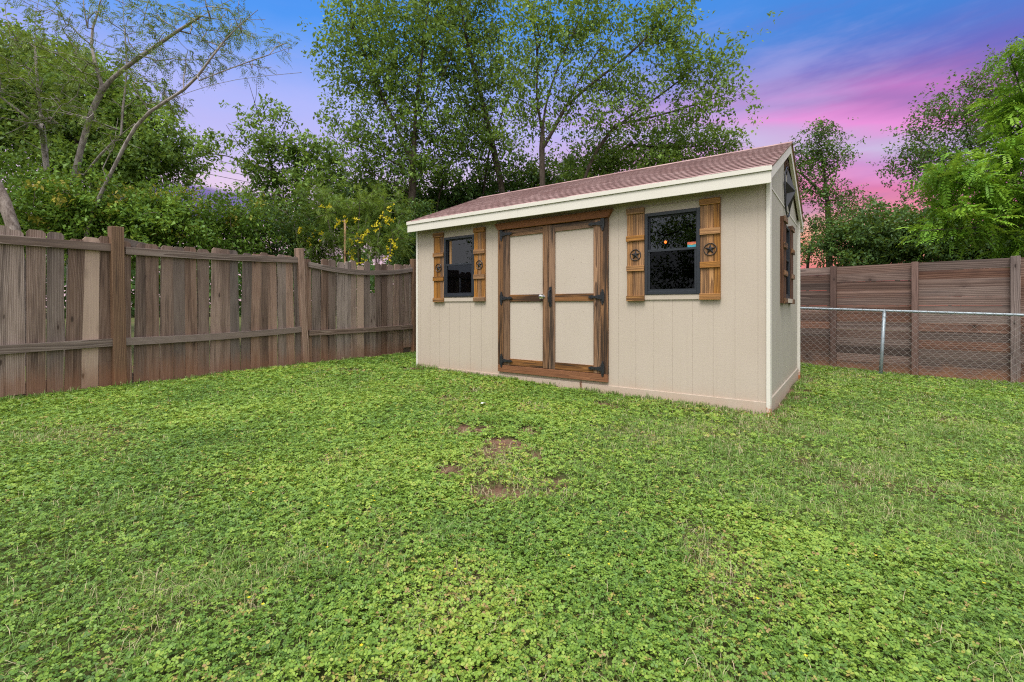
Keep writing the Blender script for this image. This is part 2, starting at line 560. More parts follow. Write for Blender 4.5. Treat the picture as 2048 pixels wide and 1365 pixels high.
def grassy(x, y):
    n = fbm(x, y, .75, 41) - .5
    bias = np.clip((x - .15 * y - .3) * .26, -.35, .42)
    core = np.exp(-((x - .05) / .9) ** 2 - ((y - 2.75) / .45) ** 2) * .35
    return np.clip((n * 2.0 + bias + core + .02) * 2.2 + .35, 0, 1)


def ground_mat():
    t = NT('red_soil_and_thatch')
    tc = t.n('ShaderNodeTexCoord').outputs['Object']
    b = t.attr('bare')
    soil = t.ramp(t.noise(tc, 9, 6, .7), [(.3, (.085, .048, .034, 1)), (.55, (.155, .088, .060, 1)), (.8, (.25, .16, .115, 1))])
    th = t.ramp(t.noise(tc, 30, 5, .7), [(.3, (.045, .055, .018, 1)), (.6, (.09, .10, .032, 1)), (.8, (.15, .115, .055, 1))])
    geo = t.n('ShaderNodeNewGeometry')
    c = t.mix(t.smooth(b, .15, .6), th, soil)
    h = t.noise(tc, 45, 6, .75)
    return t.out(t.principled(c, .95, .1, 0, t.bump(h, .8, .02)))


def build_ground():
    def axis(lo, hi, step, far):
        a = np.arange(lo, hi + 1e-6, step)
        g = step * 2 * 1.45 ** np.arange(0, 40)
        g = np.cumsum(g); g = g[g < far]
        return np.concatenate([lo - g[::-1], a, hi + g])
    xs, ys = axis(-7, 9, .06, 600), axis(-1.5, 11, .06, 600)
    X, Y = np.meshgrid(xs, ys)
    Z = GZ(X, Y)
    B = np.maximum(bare(X, Y), .42 * dry(X, Y))
    Z = Z - B * .012
    V = np.stack([X, Y, Z], -1).reshape(-1, 3)
    ny, nx = X.shape
    i = np.arange(ny - 1)[:, None] * nx + np.arange(nx - 1)[None]
    F = np.stack([i, i + 1, i + nx + 1, i + nx], -1).reshape(-1).astype(np.int32)
    me = bpy.data.meshes.new('ground')
    me.vertices.add(len(V)); me.vertices.foreach_set('co', V.astype(np.float32).ravel())
    me.loops.add(len(F)); me.loops.foreach_set('vertex_index', F)
    me.polygons.add(len(F) // 4); me.polygons.foreach_set('loop_start', np.arange(0, len(F), 4, dtype=np.int32))
    me.update()
    a = me.attributes.new('bare', 'FLOAT', 'POINT'); a.data.foreach_set('value', B.ravel().astype(np.float32))
    me.materials.append(ground_mat())
    o = link(bpy.data.objects.new('ground', me))
    o['kind'] = 'structure'
    return o


FA, FB = np.array([-4.42, 5.25]), np.array([-1.97, 9.35])      # left fence line
GA, GB = np.array([5.765, 8.37]), np.array([7.33, 6.81])       # right fence line


def in_yard(x, y, m=.03):
    """True where lawn grows: in front of both fences and outside the shed"""
    d = (FB - FA) / np.linalg.norm(FB - FA)
    left = (x - FA[0]) * d[1] - (y - FA[1]) * d[0]
    g = (GB - GA) / np.linalg.norm(GB - GA)
    right = (x - GA[0]) * g[1] - (y - GA[1]) * g[0]
    lx, ly = shed_local(x, y)
    out = (lx < -.03) | (lx > SL + .03) | (ly < -.02) | (ly > SD + .03)
    return (left > m) & (right > .02) & out


def unit(a):
    return a / (np.linalg.norm(a, axis=-1, keepdims=True) + 1e-9)


def leaf_quads(base, d, n, L, W, fold=.12):
    s = unit(np.cross(d, n))
    n2 = np.cross(s, d)
    L = L[:, None]; W = W[:, None]
    mid = base + d * L * .5
    a = mid + s * W * .5 + n2 * W * fold
    b = mid - s * W * .5 + n2 * W * fold
    tip = base + d * L - n2 * L * .06
    return np.stack([base, a, tip, b], 1).reshape(-1, 3)


def leaf_hex(base, d, n, L, W, fold=.12):
    s = unit(np.cross(d, n)); n2 = np.cross(s, d)
    L = L[:, None]; W = W[:, None]
    f = n2 * W * fold
    l1 = base + d * L * .38 + s * W * .46 + f; l2 = base + d * L * .8 + s * W * .40 + f
    r1 = base + d * L * .38 - s * W * .46 + f; r2 = base + d * L * .8 - s * W * .40 + f
    tip = base + d * L
    return np.stack([base, l1, l2, tip, r2, r1], 1).reshape(-1, 3)


def sample_yard(n, y0, y1, rng):
    """uniform points in the widening strip of lawn between the distances y0 and y1"""
    y = np.sqrt(rng.uniform(y0 ** 2, y1 ** 2, n))
    x = rng.uniform(-1.32, 1.32, n) * (y + .25)
    k = in_yard(x, y)
    return x[k], y[k]


def build_lawn():
    rng = np.random.default_rng(5)
    root = thing('clover', 'low green clover carpet covering most of the lawn', 'clover')
    root['kind'] = 'stuff'
    bands = [(.95, 2.0, 16500, .0095, True), (2.0, 3.4, 11500, .0108, True), (3.4, 5.6, 7200, .0132, False), (5.6, 10.2, 3800, .019, False)]
    for y0, y1, dens, size, hexa in bands:
        area = 1.32 * ((y1 + .25) ** 2 - (y0 + .25) ** 2)
        x, y = sample_yard(int(area * dens), y0, y1, rng)
        g = grassy(x, y); b = bare(x, y)
        clump = fbm(x, y, 9, 55, 2); patch = fbm(x, y, 1.6, 61, 3)
        keep = rng.random(len(x)) < (1 - .66 * g) * (1 - .96 * np.clip(b * 1.2, 0, 1)) * np.clip(.55 + clump * .95, 0, 1) * (1 - .50 * dry(x, y))
        x, y, g, clump, patch = x[keep], y[keep], g[keep], clump[keep], patch[keep]
        n = len(x)
        h = rng.uniform(.003, .026, n) + clump ** 2 * .035 * rng.uniform(.3, 1, n)
        z = GZ(x, y) + h
        sz = size * rng.uniform(.65, 1.35, n) * (.8 + .4 * patch)
        lean = rng.normal(0, .50, (n, 2))
        up = unit(np.stack([lean[:, 0], lean[:, 1], np.ones(n)], 1))
        rot = rng.uniform(0, 2 * np.pi, n)
        dr = dry(x, y)
        tint0 = np.clip(.50 + (patch - .5) * .62 + rng.normal(0, .18, n) + (clump - .5) * .2 + dr * .10, 0, .87)
        odd = rng.random(n)
        tint0 = np.where(odd > .975 - .16 * dr, rng.uniform(.9, 1, n), tint0)
        Vs, Ts = [], []
        for k in range(3):
            a = rot + k * 2 * np.pi / 3 + rng.normal(0, .2, n)
            d = np.stack([np.cos(a), np.sin(a), rng.normal(.02, .28, n)], 1)
            d = unit(d - up * np.sum(d * up, 1)[:, None] * .75)
            c = np.stack([x, y, z], 1) + d * sz[:, None] * .05
            L = sz * rng.uniform(.8, 1.15, n); W = L * rng.uniform(.72, .95, n)
            Vs.append(leaf_hex(c, d, up, L, W, .10) if hexa else leaf_quads(c, d, up, L * 1.1, W * 1.25, .08))
            Ts.append(np.clip(tint0 + rng.normal(0, .04, n), 0, 1))
        V = np.concatenate(Vs); T = np.concatenate(Ts)
        if hexa: o = raw_mesh('leaves', V, 6, [(0, 1, 2, 3), (0, 3, 4, 5)], T, MAT['clover'], root)
        else: o = raw_mesh('leaves', V, 4, [(0, 1, 2, 3)], T, MAT['clover'], root)
    # little yellow blossoms
    x, y = sample_yard(420, 1.0, 6.5, rng)
    k = grassy(x, y) < .6
    x, y = x[k], y[k]; n = len(x)
    Vs = []
    for q in range(5):
        a = rng.uniform(0, .5, n) + q * 2 * np.pi / 5
        d = unit(np.stack([np.cos(a), np.sin(a), np.full(n, .5)], 1))
        c = np.stack([x, y, GZ(x, y) + .045], 1)
        Vs.append(leaf_quads(c, d, np.tile([0, 0, 1.], (n, 1)), np.full(n, .0065), np.full(n, .006)))
    raw_mesh('blossoms', np.concatenate(Vs), 4, [(0, 1, 2, 3)], rng.random(n * 5), MAT['petal'], root)

    # dry crumbs and dead leaves lying on the bare soil
    x, y = sample_yard(60000, 1.5, 8.5, rng)
    k = rng.random(len(x)) < np.clip(bare(x, y) * .8 + dry(x, y) * .05, 0, 1)
    x, y = x[k], y[k]; n = len(x)
    c = np.stack([x, y, GZ(x, y) + rng.uniform(.0, .008, n)], 1)
    d = unit(rng.normal(0, 1, (n, 3)) * np.array([1, 1, .35]))
    V = leaf_quads(c, d, unit(rng.normal(0, .5, (n, 3)) + np.array([0, 0, 1.])), rng.gamma(3, .006, n), rng.gamma(3, .0035, n), .3)
    raw_mesh('dead_leaves', V, 4, [(0, 1, 2, 3)], rng.uniform(.88, 1, n), MAT['crumb'], root)

    # grass blades
    groot = thing('grass', 'fine grass blades growing through the clover, thickest at the right', 'grass')
    groot['kind'] = 'stuff'
    for y0, y1, dens, wid in [(.95, 2.2, 15000, .0020), (2.2, 4.2, 8500, .0030), (4.2, 10.2, 3000, .0058)]:
        area = 1.32 * ((y1 + .25) ** 2 - (y0 + .25) ** 2)
        x, y = sample_yard(int(area * dens), y0, y1, rng)
        g = grassy(x, y); b = bare(x, y); tuft = fbm(x, y, 7, 77, 2)
        keep = rng.random(len(x)) < np.clip(.17 + .83 * g ** 1.5 + .35 * dry(x, y), 0, 1) * (1 - .55 * b) * np.clip(tuft * 1.7 - .2, .1, 1)
        x, y, g, tuft = x[keep], y[keep], g[keep], tuft[keep]
        n = len(x)
        base = np.stack([x, y, GZ(x, y)], 1)
        H = rng.uniform(.025, .058, n) * (.7 + .6 * tuft)
        a = rng.uniform(0, 2 * np.pi, n); ln = rng.gamma(2., .42, n)
        d = np.stack([np.cos(a), np.sin(a), np.zeros(n)], 1)
        s = np.stack([-np.sin(a), np.cos(a), np.zeros(n)], 1) * wid * .5
        up = np.array([0, 0, 1.])
        p1 = base + up * (H * .62)[:, None] + d * (ln * H * .35)[:, None]
        p2 = base + up * (H * np.clip(1.05 - ln * .35, .2, 1))[:, None] + d * (ln * H * 1.05)[:, None]
        V = np.stack([base - s, base + s, p1 + s * .8, p2 + s * .15, p2 - s * .15, p1 - s * .8], 1).reshape(-1, 3)
        patch = fbm(x, y, 1.4, 91, 2)
        T = np.clip(.42 + (patch - .5) * .9 + rng.normal(0, .16, n), 0, .88)
        T = np.where(rng.random(n) > .86 - .25 * b[keep] - .22 * dry(x, y), rng.uniform(.9, 1, n), T)
        raw_mesh('blades', V, 6, [(0, 1, 2, 5), (5, 2, 3, 4)], T, MAT['blade'], groot)


def edge_grass():
    """longer untrimmed blades against the shed and the fence feet"""
    rng = np.random.default_rng(17)
    groot = bpy.data.objects['grass']
    X, Y = [], []
    n = 3000
    u = rng.uniform(-.05, SL + .05, n); v = -rng.gamma(1.6, .028, n) - .02
    X.append(S0[0] + SX[0] * u + SY[0] * v); Y.append(S0[1] + SX[1] * u + SY[1] * v)
    n = 700
    v = rng.uniform(0, SD, n); u = SL + .03 + rng.gamma(1.6, .03, n)
    X.append(S0[0] + SX[0] * u + SY[0] * v); Y.append(S0[1] + SX[1] * u + SY[1] * v)
    d = (FB - FA) / np.linalg.norm(FB - FA); nrm = np.array([d[1], -d[0]])
    n = 2600
    u = rng.uniform(-2.2, 4.9, n); v = .07 + rng.gamma(1.5, .025, n)
    X.append(FA[0] + d[0] * u + nrm[0] * v); Y.append(FA[1] + d[1] * u + nrm[1] * v)
    d = (GB - GA) / np.linalg.norm(GB - GA); nrm = np.array([d[1], -d[0]])
    n = 1800
    u = rng.uniform(-1.5, 4, n); v = .1 + rng.gamma(1.6, .05, n)
    X.append(GA[0] + d[0] * u + nrm[0] * v); Y.append(GA[1] + d[1] * u + nrm[1] * v)
    x = np.concatenate(X); y = np.concatenate(Y)
    k = rng.random(len(x)) < np.clip(fbm(x, y, 5, 201, 2) * 2.6 - .75, .05, 1)
    x, y = x[k], y[k]; n = len(x)
    base = np.stack([x, y, GZ(x, y)], 1)
    H = rng.uniform(.03, .085, n) * (.6 + .8 * fbm(x, y, 3, 205, 2))
    a = rng.uniform(0, 2 * np.pi, n); ln = rng.gamma(2., .32, n)
    dd = np.stack([np.cos(a), np.sin(a), np.zeros(n)], 1); s = np.stack([-np.sin(a), np.cos(a), np.zeros(n)], 1) * .003
    up = np.array([0, 0, 1.])
    p1 = base + up * (H * .62)[:, None] + dd * (ln * H * .3)[:, None]
    p2 = base + up * (H * np.clip(1.05 - ln * .35, .2, 1))[:, None] + dd * (ln * H * .9)[:, None]
    V = np.stack([base - s, base + s, p1 + s * .8, p2 + s * .15, p2 - s * .15, p1 - s * .8], 1).reshape(-1, 3)
    T = np.where(rng.random(n) > .85, rng.uniform(.9, 1, n), np.clip(rng.normal(.45, .18, n), 0, .88))
    raw_mesh('blades', V, 6, [(0, 1, 2, 5), (5, 2, 3, 4)], T, MAT['blade'], groot)


# ------------------------------------------------------------------ shed
def build_shed():
    shed = thing('garden_shed', 'cream wooden garden shed with red shingle roof, double doors and rustic shutters', 'shed',
                 (S0[0], S0[1], 0), SA)
    ZE = 2.27          # wall plate under the roof
    RZ, RY = 3.055, SD / 2
    slope = (RZ - 2.35) / (RY + .15)
    roof_z = lambda y: RZ - abs(y - RY) * slope      # top of the deck
    BOT = -.10

    def panels(width, top, openings, recess, x_off, groove=.2032):
        """grooved siding boards between the vertical grooves, with holes cut out; returns rectangles"""
        out = []
        x = x_off
        xs = [0.]
        while x < width:
            if x > .03: xs.append(x)
            x += groove
        xs.append(width)
        for a, b in zip(xs[:-1], xs[1:]):
            a2, b2 = a + .0014, b - .0014
            cuts = sorted({a2, b2} | {v for o in openings for v in (o[0], o[1]) if a2 < v < b2})
            for p, q in zip(cuts[:-1], cuts[1:]):
                m = (p + q) / 2
                z = BOT
                for o in sorted([o for o in openings if o[0] < m < o[1]], key=lambda o: o[2]):
                    if o[2] > z: out.append((p, q, z, o[2], False))
                    z = o[3]
                out.append((p, q, z, None, True))
        return out

    # ---- front wall
    WIN = [(.603, 1.187, 1.195, 2.070), (3.651, 4.234, 1.183, 2.070)]
    DOOR = (1.71, 3.128, .27, 2.08)
    ops = WIN + [DOOR]
    mb = MB()
    zt = roof_z(0) - .06
    for p, q, z0, z1, top in panels(SL - .036, None, ops, 0, .09):
        mb.box((p, 0, z0), (q, .0026, z1 if z1 is not None else zt))
    # backing sheet with the same openings
    xs = sorted({.0, SL - .036} | {v for o in ops for v in o[:2]})
    for a, b in zip(xs[:-1], xs[1:]):
        o = [o for o in ops if o[0] - 1e-6 <= a and b <= o[1] + 1e-6]
        if o:
            mb.box((a, .0028, BOT), (b, .016, o[0][2])); mb.box((a, .0028, o[0][3]), (b, .016, zt))
        else:
            mb.box((a, .0028, BOT), (b, .016, zt))
    w = mb.build('wall', MAT['siding'], shed); w['label'] = 'front wall of cream grooved siding'
    # rear wall
    mb = MB()
    for p, q, z0, z1, top in panels(SL - .036, None, [], 0, .09):
        mb.box((p, SD - .010, z0), (q, SD, zt))
    mb.box((0, SD - .016, BOT), (SL - .036, SD - .0102, zt))
    w = mb.build('wall', MAT['siding'], shed); w['label'] = 'rear wall of cream grooved siding'
    # gable walls
    GW = (1.33, 1.88, 1.15, 2.04)
    for xo, inward, opn in ((SL - .035, -1, [GW]), (.035, 1, [])):
        mb = MB()
        for p, q, z0, z1, top in panels(SD, None, opn, 0, .11, .1016 * 2):
            p = max(p, .02); q = min(q, SD - .02)
            xa, xb = (xo - .0045, xo) if inward < 0 else (xo, xo + .0045)
            if z1 is not None:
                mb.box((xa, p, z0), (xb, q, z1)); continue
            if z0 < 2.24:
                mb.box((xa, p, z0), (xb, q, 2.245))
            zb = max(z0, 2.262)
            cut = sorted({p, q} | ({RY} if p < RY < q else set()))
            for c0, c1 in zip(cut[:-1], cut[1:]):
                if min(roof_z(c0), roof_z(c1)) - .05 <= zb: continue
                v = [(x, y, z) for x in (xa, xb) for y, z in ((c0, zb), (c1, zb), (c1, roof_z(c1) - .05), (c0, roof_z(c0) - .05))]
                mb.add(v, [(3, 2, 1, 0), (4, 5, 6, 7), (0, 1, 5, 4), (1, 2, 6, 5), (2, 3, 7, 6), (3, 0, 4, 7)])
        xa, xb = (xo - .016, xo - .0047) if inward < 0 else (xo + .0047, xo + .016)
        ys = sorted({.02, SD - .02, RY} | {v for o in opn for v in o[:2]})
        for a, b in zip(ys[:-1], ys[1:]):
            segs = [(BOT, None)]
            if opn and opn[0][0] - 1e-6 <= a and b <= opn[0][1] + 1e-6: segs = [(BOT, opn[0][2]), (opn[0][3], None)]
            for z0, z1 in segs:
                za, zb = (z1, z1) if z1 is not None else (roof_z(a) - .05, roof_z(b) - .05)
                v = [(x, y, z) for x in (xa, xb) for y, z in ((a, z0), (b, z0), (b, zb), (a, za))]
                mb.add(v, [(3, 2, 1, 0), (4, 5, 6, 7), (0, 1, 5, 4), (1, 2, 6, 5), (2, 3, 7, 6), (3, 0, 4, 7)])
        # drip flashing in the horizontal joint
        xa, xb = (xo - .009, xo + .006) if inward < 0 else (xo - .006, xo + .009)
        fl = MB(); fl.box((xa, .087, 2.2455), (xb, SD - .087, 2.2615), 'y')
        fl.build('drip_flashing', MAT['trim'], shed)
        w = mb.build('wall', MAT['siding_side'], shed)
        w['label'] = 'gable wall of weathered cream siding'
    # floor + ceiling inside (dark plywood)
    mb = MB()
    mb.box((.06, .03, .08), (SL - .06, SD - .03, .12)); 
    mb.box((.06, .03, 2.20), (SL - .06, SD - .03, 2.22))
    for x in (.70, 1.30, 3.56, 4.32):
        mb.box((x - .02, .02, .12), (x + .02, .105, 2.20))
    for x in (.6, 1.2, 1.8, 2.4, 3.0, 3.6, 4.2):
        mb.box((x - .02, SD - .11, .12), (x + .02, SD - .02, 2.20))
    mb.build('interior', MAT['plain_wood'], shed)
    # ---- skirting band
    mb = MB()
    mb.box((.0, -.014, BOT), (2.86, -.0005, .138), 'x'); mb.box((2.866, -.014, BOT), (SL - .037, -.0005, .138), 'x')
    mb.build('skirting', MAT['siding'], shed, bevel=.002)
    mb = MB()
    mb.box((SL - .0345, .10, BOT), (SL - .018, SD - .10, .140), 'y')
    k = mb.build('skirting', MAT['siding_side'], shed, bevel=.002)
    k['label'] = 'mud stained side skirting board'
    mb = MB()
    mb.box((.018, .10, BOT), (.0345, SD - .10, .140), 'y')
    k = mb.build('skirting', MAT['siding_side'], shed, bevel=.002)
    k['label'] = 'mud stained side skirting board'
    # ---- corner trims
    for x0, x1 in ((SL - .0345, SL), (0 - .035 + .0, -.0005)):
        for y0, y1 in ((-.016, .085), (SD - .085, SD + .016)):
            xa, xb = (x0, x1)
            if x0 < 0: xa, xb = -.002, .0345
            mb = MB(); mb.box((xa, y0, -.06), (xb, y1, roof_z(max(0, min(SD, (y0 + y1) / 2))) - .075), rnd=.5)
            mb.build('corner_trim', MAT['trim'], shed, bevel=.002)
    # ---- roof: deck, shingles, fascias, rakes
    roof = MB()
    OX = .03
    for sgn in (-1, 1):
        ye = -.15 if sgn < 0 else SD + .15
        y0, z0, y1, z1 = ye, roof_z(ye), RY, RZ
        v = [(x, y, z + dz) for x in (-OX, SL + OX) for (y, z) in ((y0, z0), (y1, z1)) for dz in (-.02, 0)]
        f = [(0, 1, 3, 2), (4, 6, 7, 5), (0, 4, 5, 1), (2, 3, 7, 6), (0, 2, 6, 4), (1, 5, 7, 3)]
        roof.add(v, f)
    deck = roof.build('roof', MAT['plain_wood'], shed)
    cs = math.cos(math.atan(slope)); sn = math.sin(math.atan(slope))
    for sgn in (-1, 1):
        sh = MB()
        length = (RY + .15) / cs
        rows = 16; ex = (length + .03) / rows
        for r in range(rows):
            d0 = -.03 + r * ex; d1 = d0 + ex * 1.05
            if r == rows - 1: d1 = length
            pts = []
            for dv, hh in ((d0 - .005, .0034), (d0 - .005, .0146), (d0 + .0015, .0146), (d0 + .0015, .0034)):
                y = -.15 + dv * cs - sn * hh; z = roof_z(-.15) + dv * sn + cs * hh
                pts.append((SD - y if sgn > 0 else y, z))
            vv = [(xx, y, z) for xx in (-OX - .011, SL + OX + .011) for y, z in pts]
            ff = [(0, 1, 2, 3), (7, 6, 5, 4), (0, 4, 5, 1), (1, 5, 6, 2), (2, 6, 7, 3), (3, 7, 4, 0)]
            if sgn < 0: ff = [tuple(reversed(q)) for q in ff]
            if r: sh.add(vv, ff, rnd=-1.)  # dark strip along each course: asphalt butt edge and painted shadow line
            x = -OX - .012 - random.uniform(0, .25)
            while x < SL + OX + .012:
                wd = random.choice((.167, .167, .167, .2, .13))
                xa, xb = max(x, -OX - .012) + .0012, min(x + wd, SL + OX + .012) - .0012
                x += wd
                if xb - xa < .01: continue
                dd = d0 + random.uniform(-.004, .004)
                lift = random.uniform(.0105, .0135)
                pts = []
                for (dv, hh) in ((dd, 0.0035), (dd, lift), (d1, .0065), (d1, .0030)):
                    y = -.15 + dv * cs; z = roof_z(-.15) + dv * sn
                    y -= sn * hh; z += cs * hh
                    if sgn > 0: y = SD - y
                    pts.append((y, z))
                vv = [(xx, y, z) for xx in (xa, xb) for y, z in pts]
                ff = [(0, 1, 2, 3), (7, 6, 5, 4), (0, 4, 5, 1), (1, 5, 6, 2), (2, 6, 7, 3), (3, 7, 4, 0)]
                if sgn < 0: ff = [tuple(reversed(q)) for q in ff]
                sh.add(vv, ff)
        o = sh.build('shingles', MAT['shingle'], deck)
    rc = MB()
    x = -OX - .01
    while x < SL + OX:
        xb = min(x + .16, SL + OX + .01)
        v = [(xx, y, z) for xx in (x, xb - .002) for y, z in ((RY - .11, RZ - .11 * slope + .014), (RY, RZ + .018), (RY + .11, RZ - .11 * slope + .014), (RY + .11, RZ - .11 * slope + .009), (RY, RZ + .011), (RY - .11, RZ - .11 * slope + .009))]
        f = [(0, 6, 7, 1), (1, 7, 8, 2), (2, 8, 9, 3), (3, 9, 10, 4), (4, 10, 11, 5), (5, 11, 6, 0), (0, 1, 4, 5), (1, 2, 3, 4), (6, 11, 10, 7), (7, 10, 9, 8)]
        rc.add(v, f); x = xb
    rc.build('ridge_cap', MAT['shingle'], deck)
    for sgn in (-1, 1):
        mb = MB()
        yf = -.15 if sgn < 0 else SD + .15
        zt2 = roof_z(yf) - .005
        ya, yb = (yf - .020, yf - .001) if sgn < 0 else (yf + .001, yf + .020)
        mb.box((-OX + .004, ya, zt2 - .155), (2.05, yb, zt2 - .045), 'x', rnd=.5)
        mb.box((2.052, ya, zt2 - .156), (SL + OX - .004, yb, zt2 - .045), 'x', rnd=.5)
        yc, yd = (ya - .014, yb) if sgn < 0 else (ya, yb + .014)
        mb.box((-OX - .004, yc, zt2 - .043), (SL + OX + .004, yd, zt2 + .003), 'x', rnd=.5)
        mb.build('fascia', MAT['trim'], shed, bevel=.002)
    for xo in (SL + .0, -.025):
        for sgn in (-1, 1):
            mb = MB()
            ye = -.13 if sgn < 0 else SD + .13
            pts = [(ye, roof_z(ye) - .125), (RY, RZ - .125), (RY, RZ - .022), (ye, roof_z(ye) - .022)]
            x0, x1 = xo - .012, xo + .024
            v = [(x, y, z) for x in (x0, x1) for y, z in pts]
            f = [(3, 2, 1, 0), (4, 5, 6, 7), (0, 1, 5, 4), (1, 2, 6, 5), (2, 3, 7, 6), (3, 0, 4, 7)]
            if sgn > 0: f = [tuple(reversed(q)) for q in f]
            mb.add(v, f, rnd=.5)
            mb.build('rake_board', MAT['trim'], shed, bevel=.002)
    # soffit blocking closes the eaves above the wall
    # ---- gable vent
    mb = MB()
    mb.box((SL - .034, RY - .15, 2.70), (SL - .020, RY + .15, 2.86))
    for k in range(4):
        mb.box((SL - .0195, RY - .13, 2.715 + k * .036), (SL - .012, RY + .13, 2.735 + k * .036))
    mb.build('vent', MAT['vent'], shed)

    # ---- double door
    y_st = -.030
    surr = MB()
    surr.box((1.623, -.032, .272), (1.707, -.0005, 2.076)); surr.build('door_jamb', MAT['stain'], shed, bevel=.002)
    surr = MB(); surr.box((3.131, -.032, .272), (3.221, -.0005, 2.076)); surr.build('door_jamb', MAT['stain'], shed, bevel=.002)
    hd = MB(); hd.prism([(1.635, 2.079), (3.226, 2.079), (3.284, 2.168), (1.575, 2.168)], -.058, -.0005, axis='x', rnd=.5)
    hd.build('door_header', MAT['redwood'], shed, bevel=.003)
    sl = MB(); sl.box((1.623, -.034, .178), (3.219, -.0005, .269), 'x', rnd=.55)
    sl.build('door_sill', MAT['redwood'], shed, bevel=.002)

    def tee_hinge(parent, x, z, sgn):
        """strap hinge: upright plate on the jamb, tapering strap reaching over the door"""
        h = MB()
        h.prism([(x - .016, z - .062), (x + .016, z - .062), (x + .024, z - .028), (x + .024, z + .028), (x + .016, z + .062), (x - .016, z + .062), (x - .024, z + .028), (x - .024, z - .028)], -.044, -.0325)
        h.prism([(x - .011, z - .088), (x + .011, z - .088), (x + .013, z - .06), (x - .013, z - .06)], -.042, -.0325)
        h.prism([(x - .013, z + .06), (x + .013, z + .06), (x + .011, z + .088), (x - .011, z + .088)], -.042, -.0325)
        a = [(0, -.024), (.05, -.024), (.065, -.017), (.12, -.013), (.135, -.021), (.165, -.012), (.185, 0), (.165, .012), (.135, .021), (.12, .013), (.065, .017), (.05, .024), (0, .024)]
        pts = [(x + sgn * px, z + pz) for px, pz in a]
        if sgn < 0: pts = pts[::-1]
        h.prism(pts, -.046, -.0345)
        h.tube([(x + sgn * .012, -.045, z - .03), (x + sgn * .012, -.045, z + .03)], .009, 8)
        for px in (.04, .10, .15):
            h.tube([(x + sgn * px, -.0455, z), (x + sgn * px, -.050, z)], .0055, 8)
        for pz in (-.05, .05):
            h.tube([(x, -.0435, z + pz), (x, -.048, z + pz)], .0055, 8)
        h.build('hinge', MAT['black'], parent)

    for side, (xa, xb, pa, pb) in enumerate(((1.712, 2.4235, 1.815, 2.335), (2.4285, 3.127, 2.513, 3.039))):
        mb = MB()
        z0, z1 = .275, 2.072
        mb.box((xa, -.012, z0), (xb, .012, z1))
        d = mb.build('door', MAT['door_panel'], shed)
        d['label'] = 'left door leaf with chrome knob' if side == 0 else 'right door leaf with black pull handle'
        st = [((xa, pa), 'stain'), ((pb, xb), 'stain')]
        for k, ((a, b), mname) in enumerate(st):
            mb = MB(); mb.box((a, y_st, z0), (b, -.0125, z1)); mb.build('stile', MAT[mname], d, bevel=.002)
        for a, b in ((z0, .361), (1.117, 1.209), (1.983, z1)):
            mb = MB(); mb.box((pa + .001, y_st + .002, a), (pb - .001, -.0125, b), 'x'); mb.build('rail', MAT['stain'], d, bevel=.002)
        for hz in (2.022, 1.165, .33):
            tee_hinge(d, 1.686 if side == 0 else 3.158, hz, 1 if side == 0 else -1)
        if side == 0:
            mb = MB()
            mb.tube([(2.332, -.030, 1.178), (2.332, -.036, 1.178)], .032, 20)
            mb.tube([(2.332, -.036, 1.178), (2.332, -.055, 1.178)], .012, 14)
            mb.tube([(2.332, -.055, 1.178), (2.332, -.060, 1.178), (2.332, -.075, 1.178), (2.332, -.085, 1.178), (2.332, -.089, 1.178)], [.016, .025, .029, .022, .008], 20)
            mb.box((2.355, -.036, 1.165), (2.375, -.0305, 1.19))
            mb.build('knob', MAT['chrome'], d, smooth=False)
        else:
            mb = MB()
            mb.prism([(2.440, 1.05), (2.466, 1.05), (2.472, 1.07), (2.472, 1.28), (2.466, 1.30), (2.440, 1.30), (2.434, 1.28), (2.434, 1.07)], -.038, -.0305)
            mb.tube([(2.453, -.038, 1.085), (2.453, -.075, 1.11), (2.453, -.082, 1.175), (2.453, -.075, 1.24), (2.453, -.038, 1.265)], [.008, .009, .011, .009, .008], 8)
            mb.build('handle', MAT['black'], d)

    # ---- windows
    def window(x0, x1, z0, z1, M, label):
        zm = z0 + (z1 - z0) * .525
        fr = MB()
        y0, y1 = -.022, .045
        fw = .034
        fr.box((x0, y0, z0), (x0 + fw, y1, z1), M=M); fr.box((x1 - fw, y0, z0), (x1, y1, z1), M=M)
        fr.box((x0 + fw, y0, z1 - fw), (x1 - fw, y1, z1), 'x', M=M); fr.box((x0 + fw, y0, z0), (x1 - fw, y1, z0 + fw), 'x', M=M)
        w = fr.build('window', MAT['frame_black'], shed, bevel=.002)
        w['label'] = label
        a, b, c, d = x0 + fw + .0008, x1 - fw - .0008, z0 + fw + .0008, z1 - fw - .0008
        s1 = MB(); t = .022                                   # upper sash
        s1.box((a, .012, zm - .020), (b, .036, zm + .020), 'x', M=M)
        s1.box((a, .014, zm + .0205), (a + t * .6, .034, d), M=M); s1.box((b - t * .6, .014, zm + .0205), (b, .034, d), M=M)
        s1.box((a + t * .6, .014, d - t * .6), (b - t * .6, .034, d), 'x', M=M)
        s1.build('sash', MAT['frame_black'], w)
        s2 = MB()                                              # lower sash, one step forward
        s2.box((a, -.010, c), (a + t, .0115, zm - .002), M=M); s2.box((b - t, -.010, c), (b, .0115, zm - .002), M=M)
        s2.box((a + t, -.010, c), (b - t, .0115, c + t), 'x', M=M); s2.box((a, -.014, zm - .0015), (b, .0115, zm + .022), 'x', M=M)
        s2.build('sash', MAT['frame_black'], w)
        g = MB(); g.box((a + t * .6, .024, zm + .02), (b - t * .6, .028, d - t * .6), M=M); g.build('pane', MAT['glass'], w)
        g = MB(); g.box((a + t, .000, c + t), (b - t, .004, zm), M=M); g.build('pane', MAT['screen'], w)
        return w

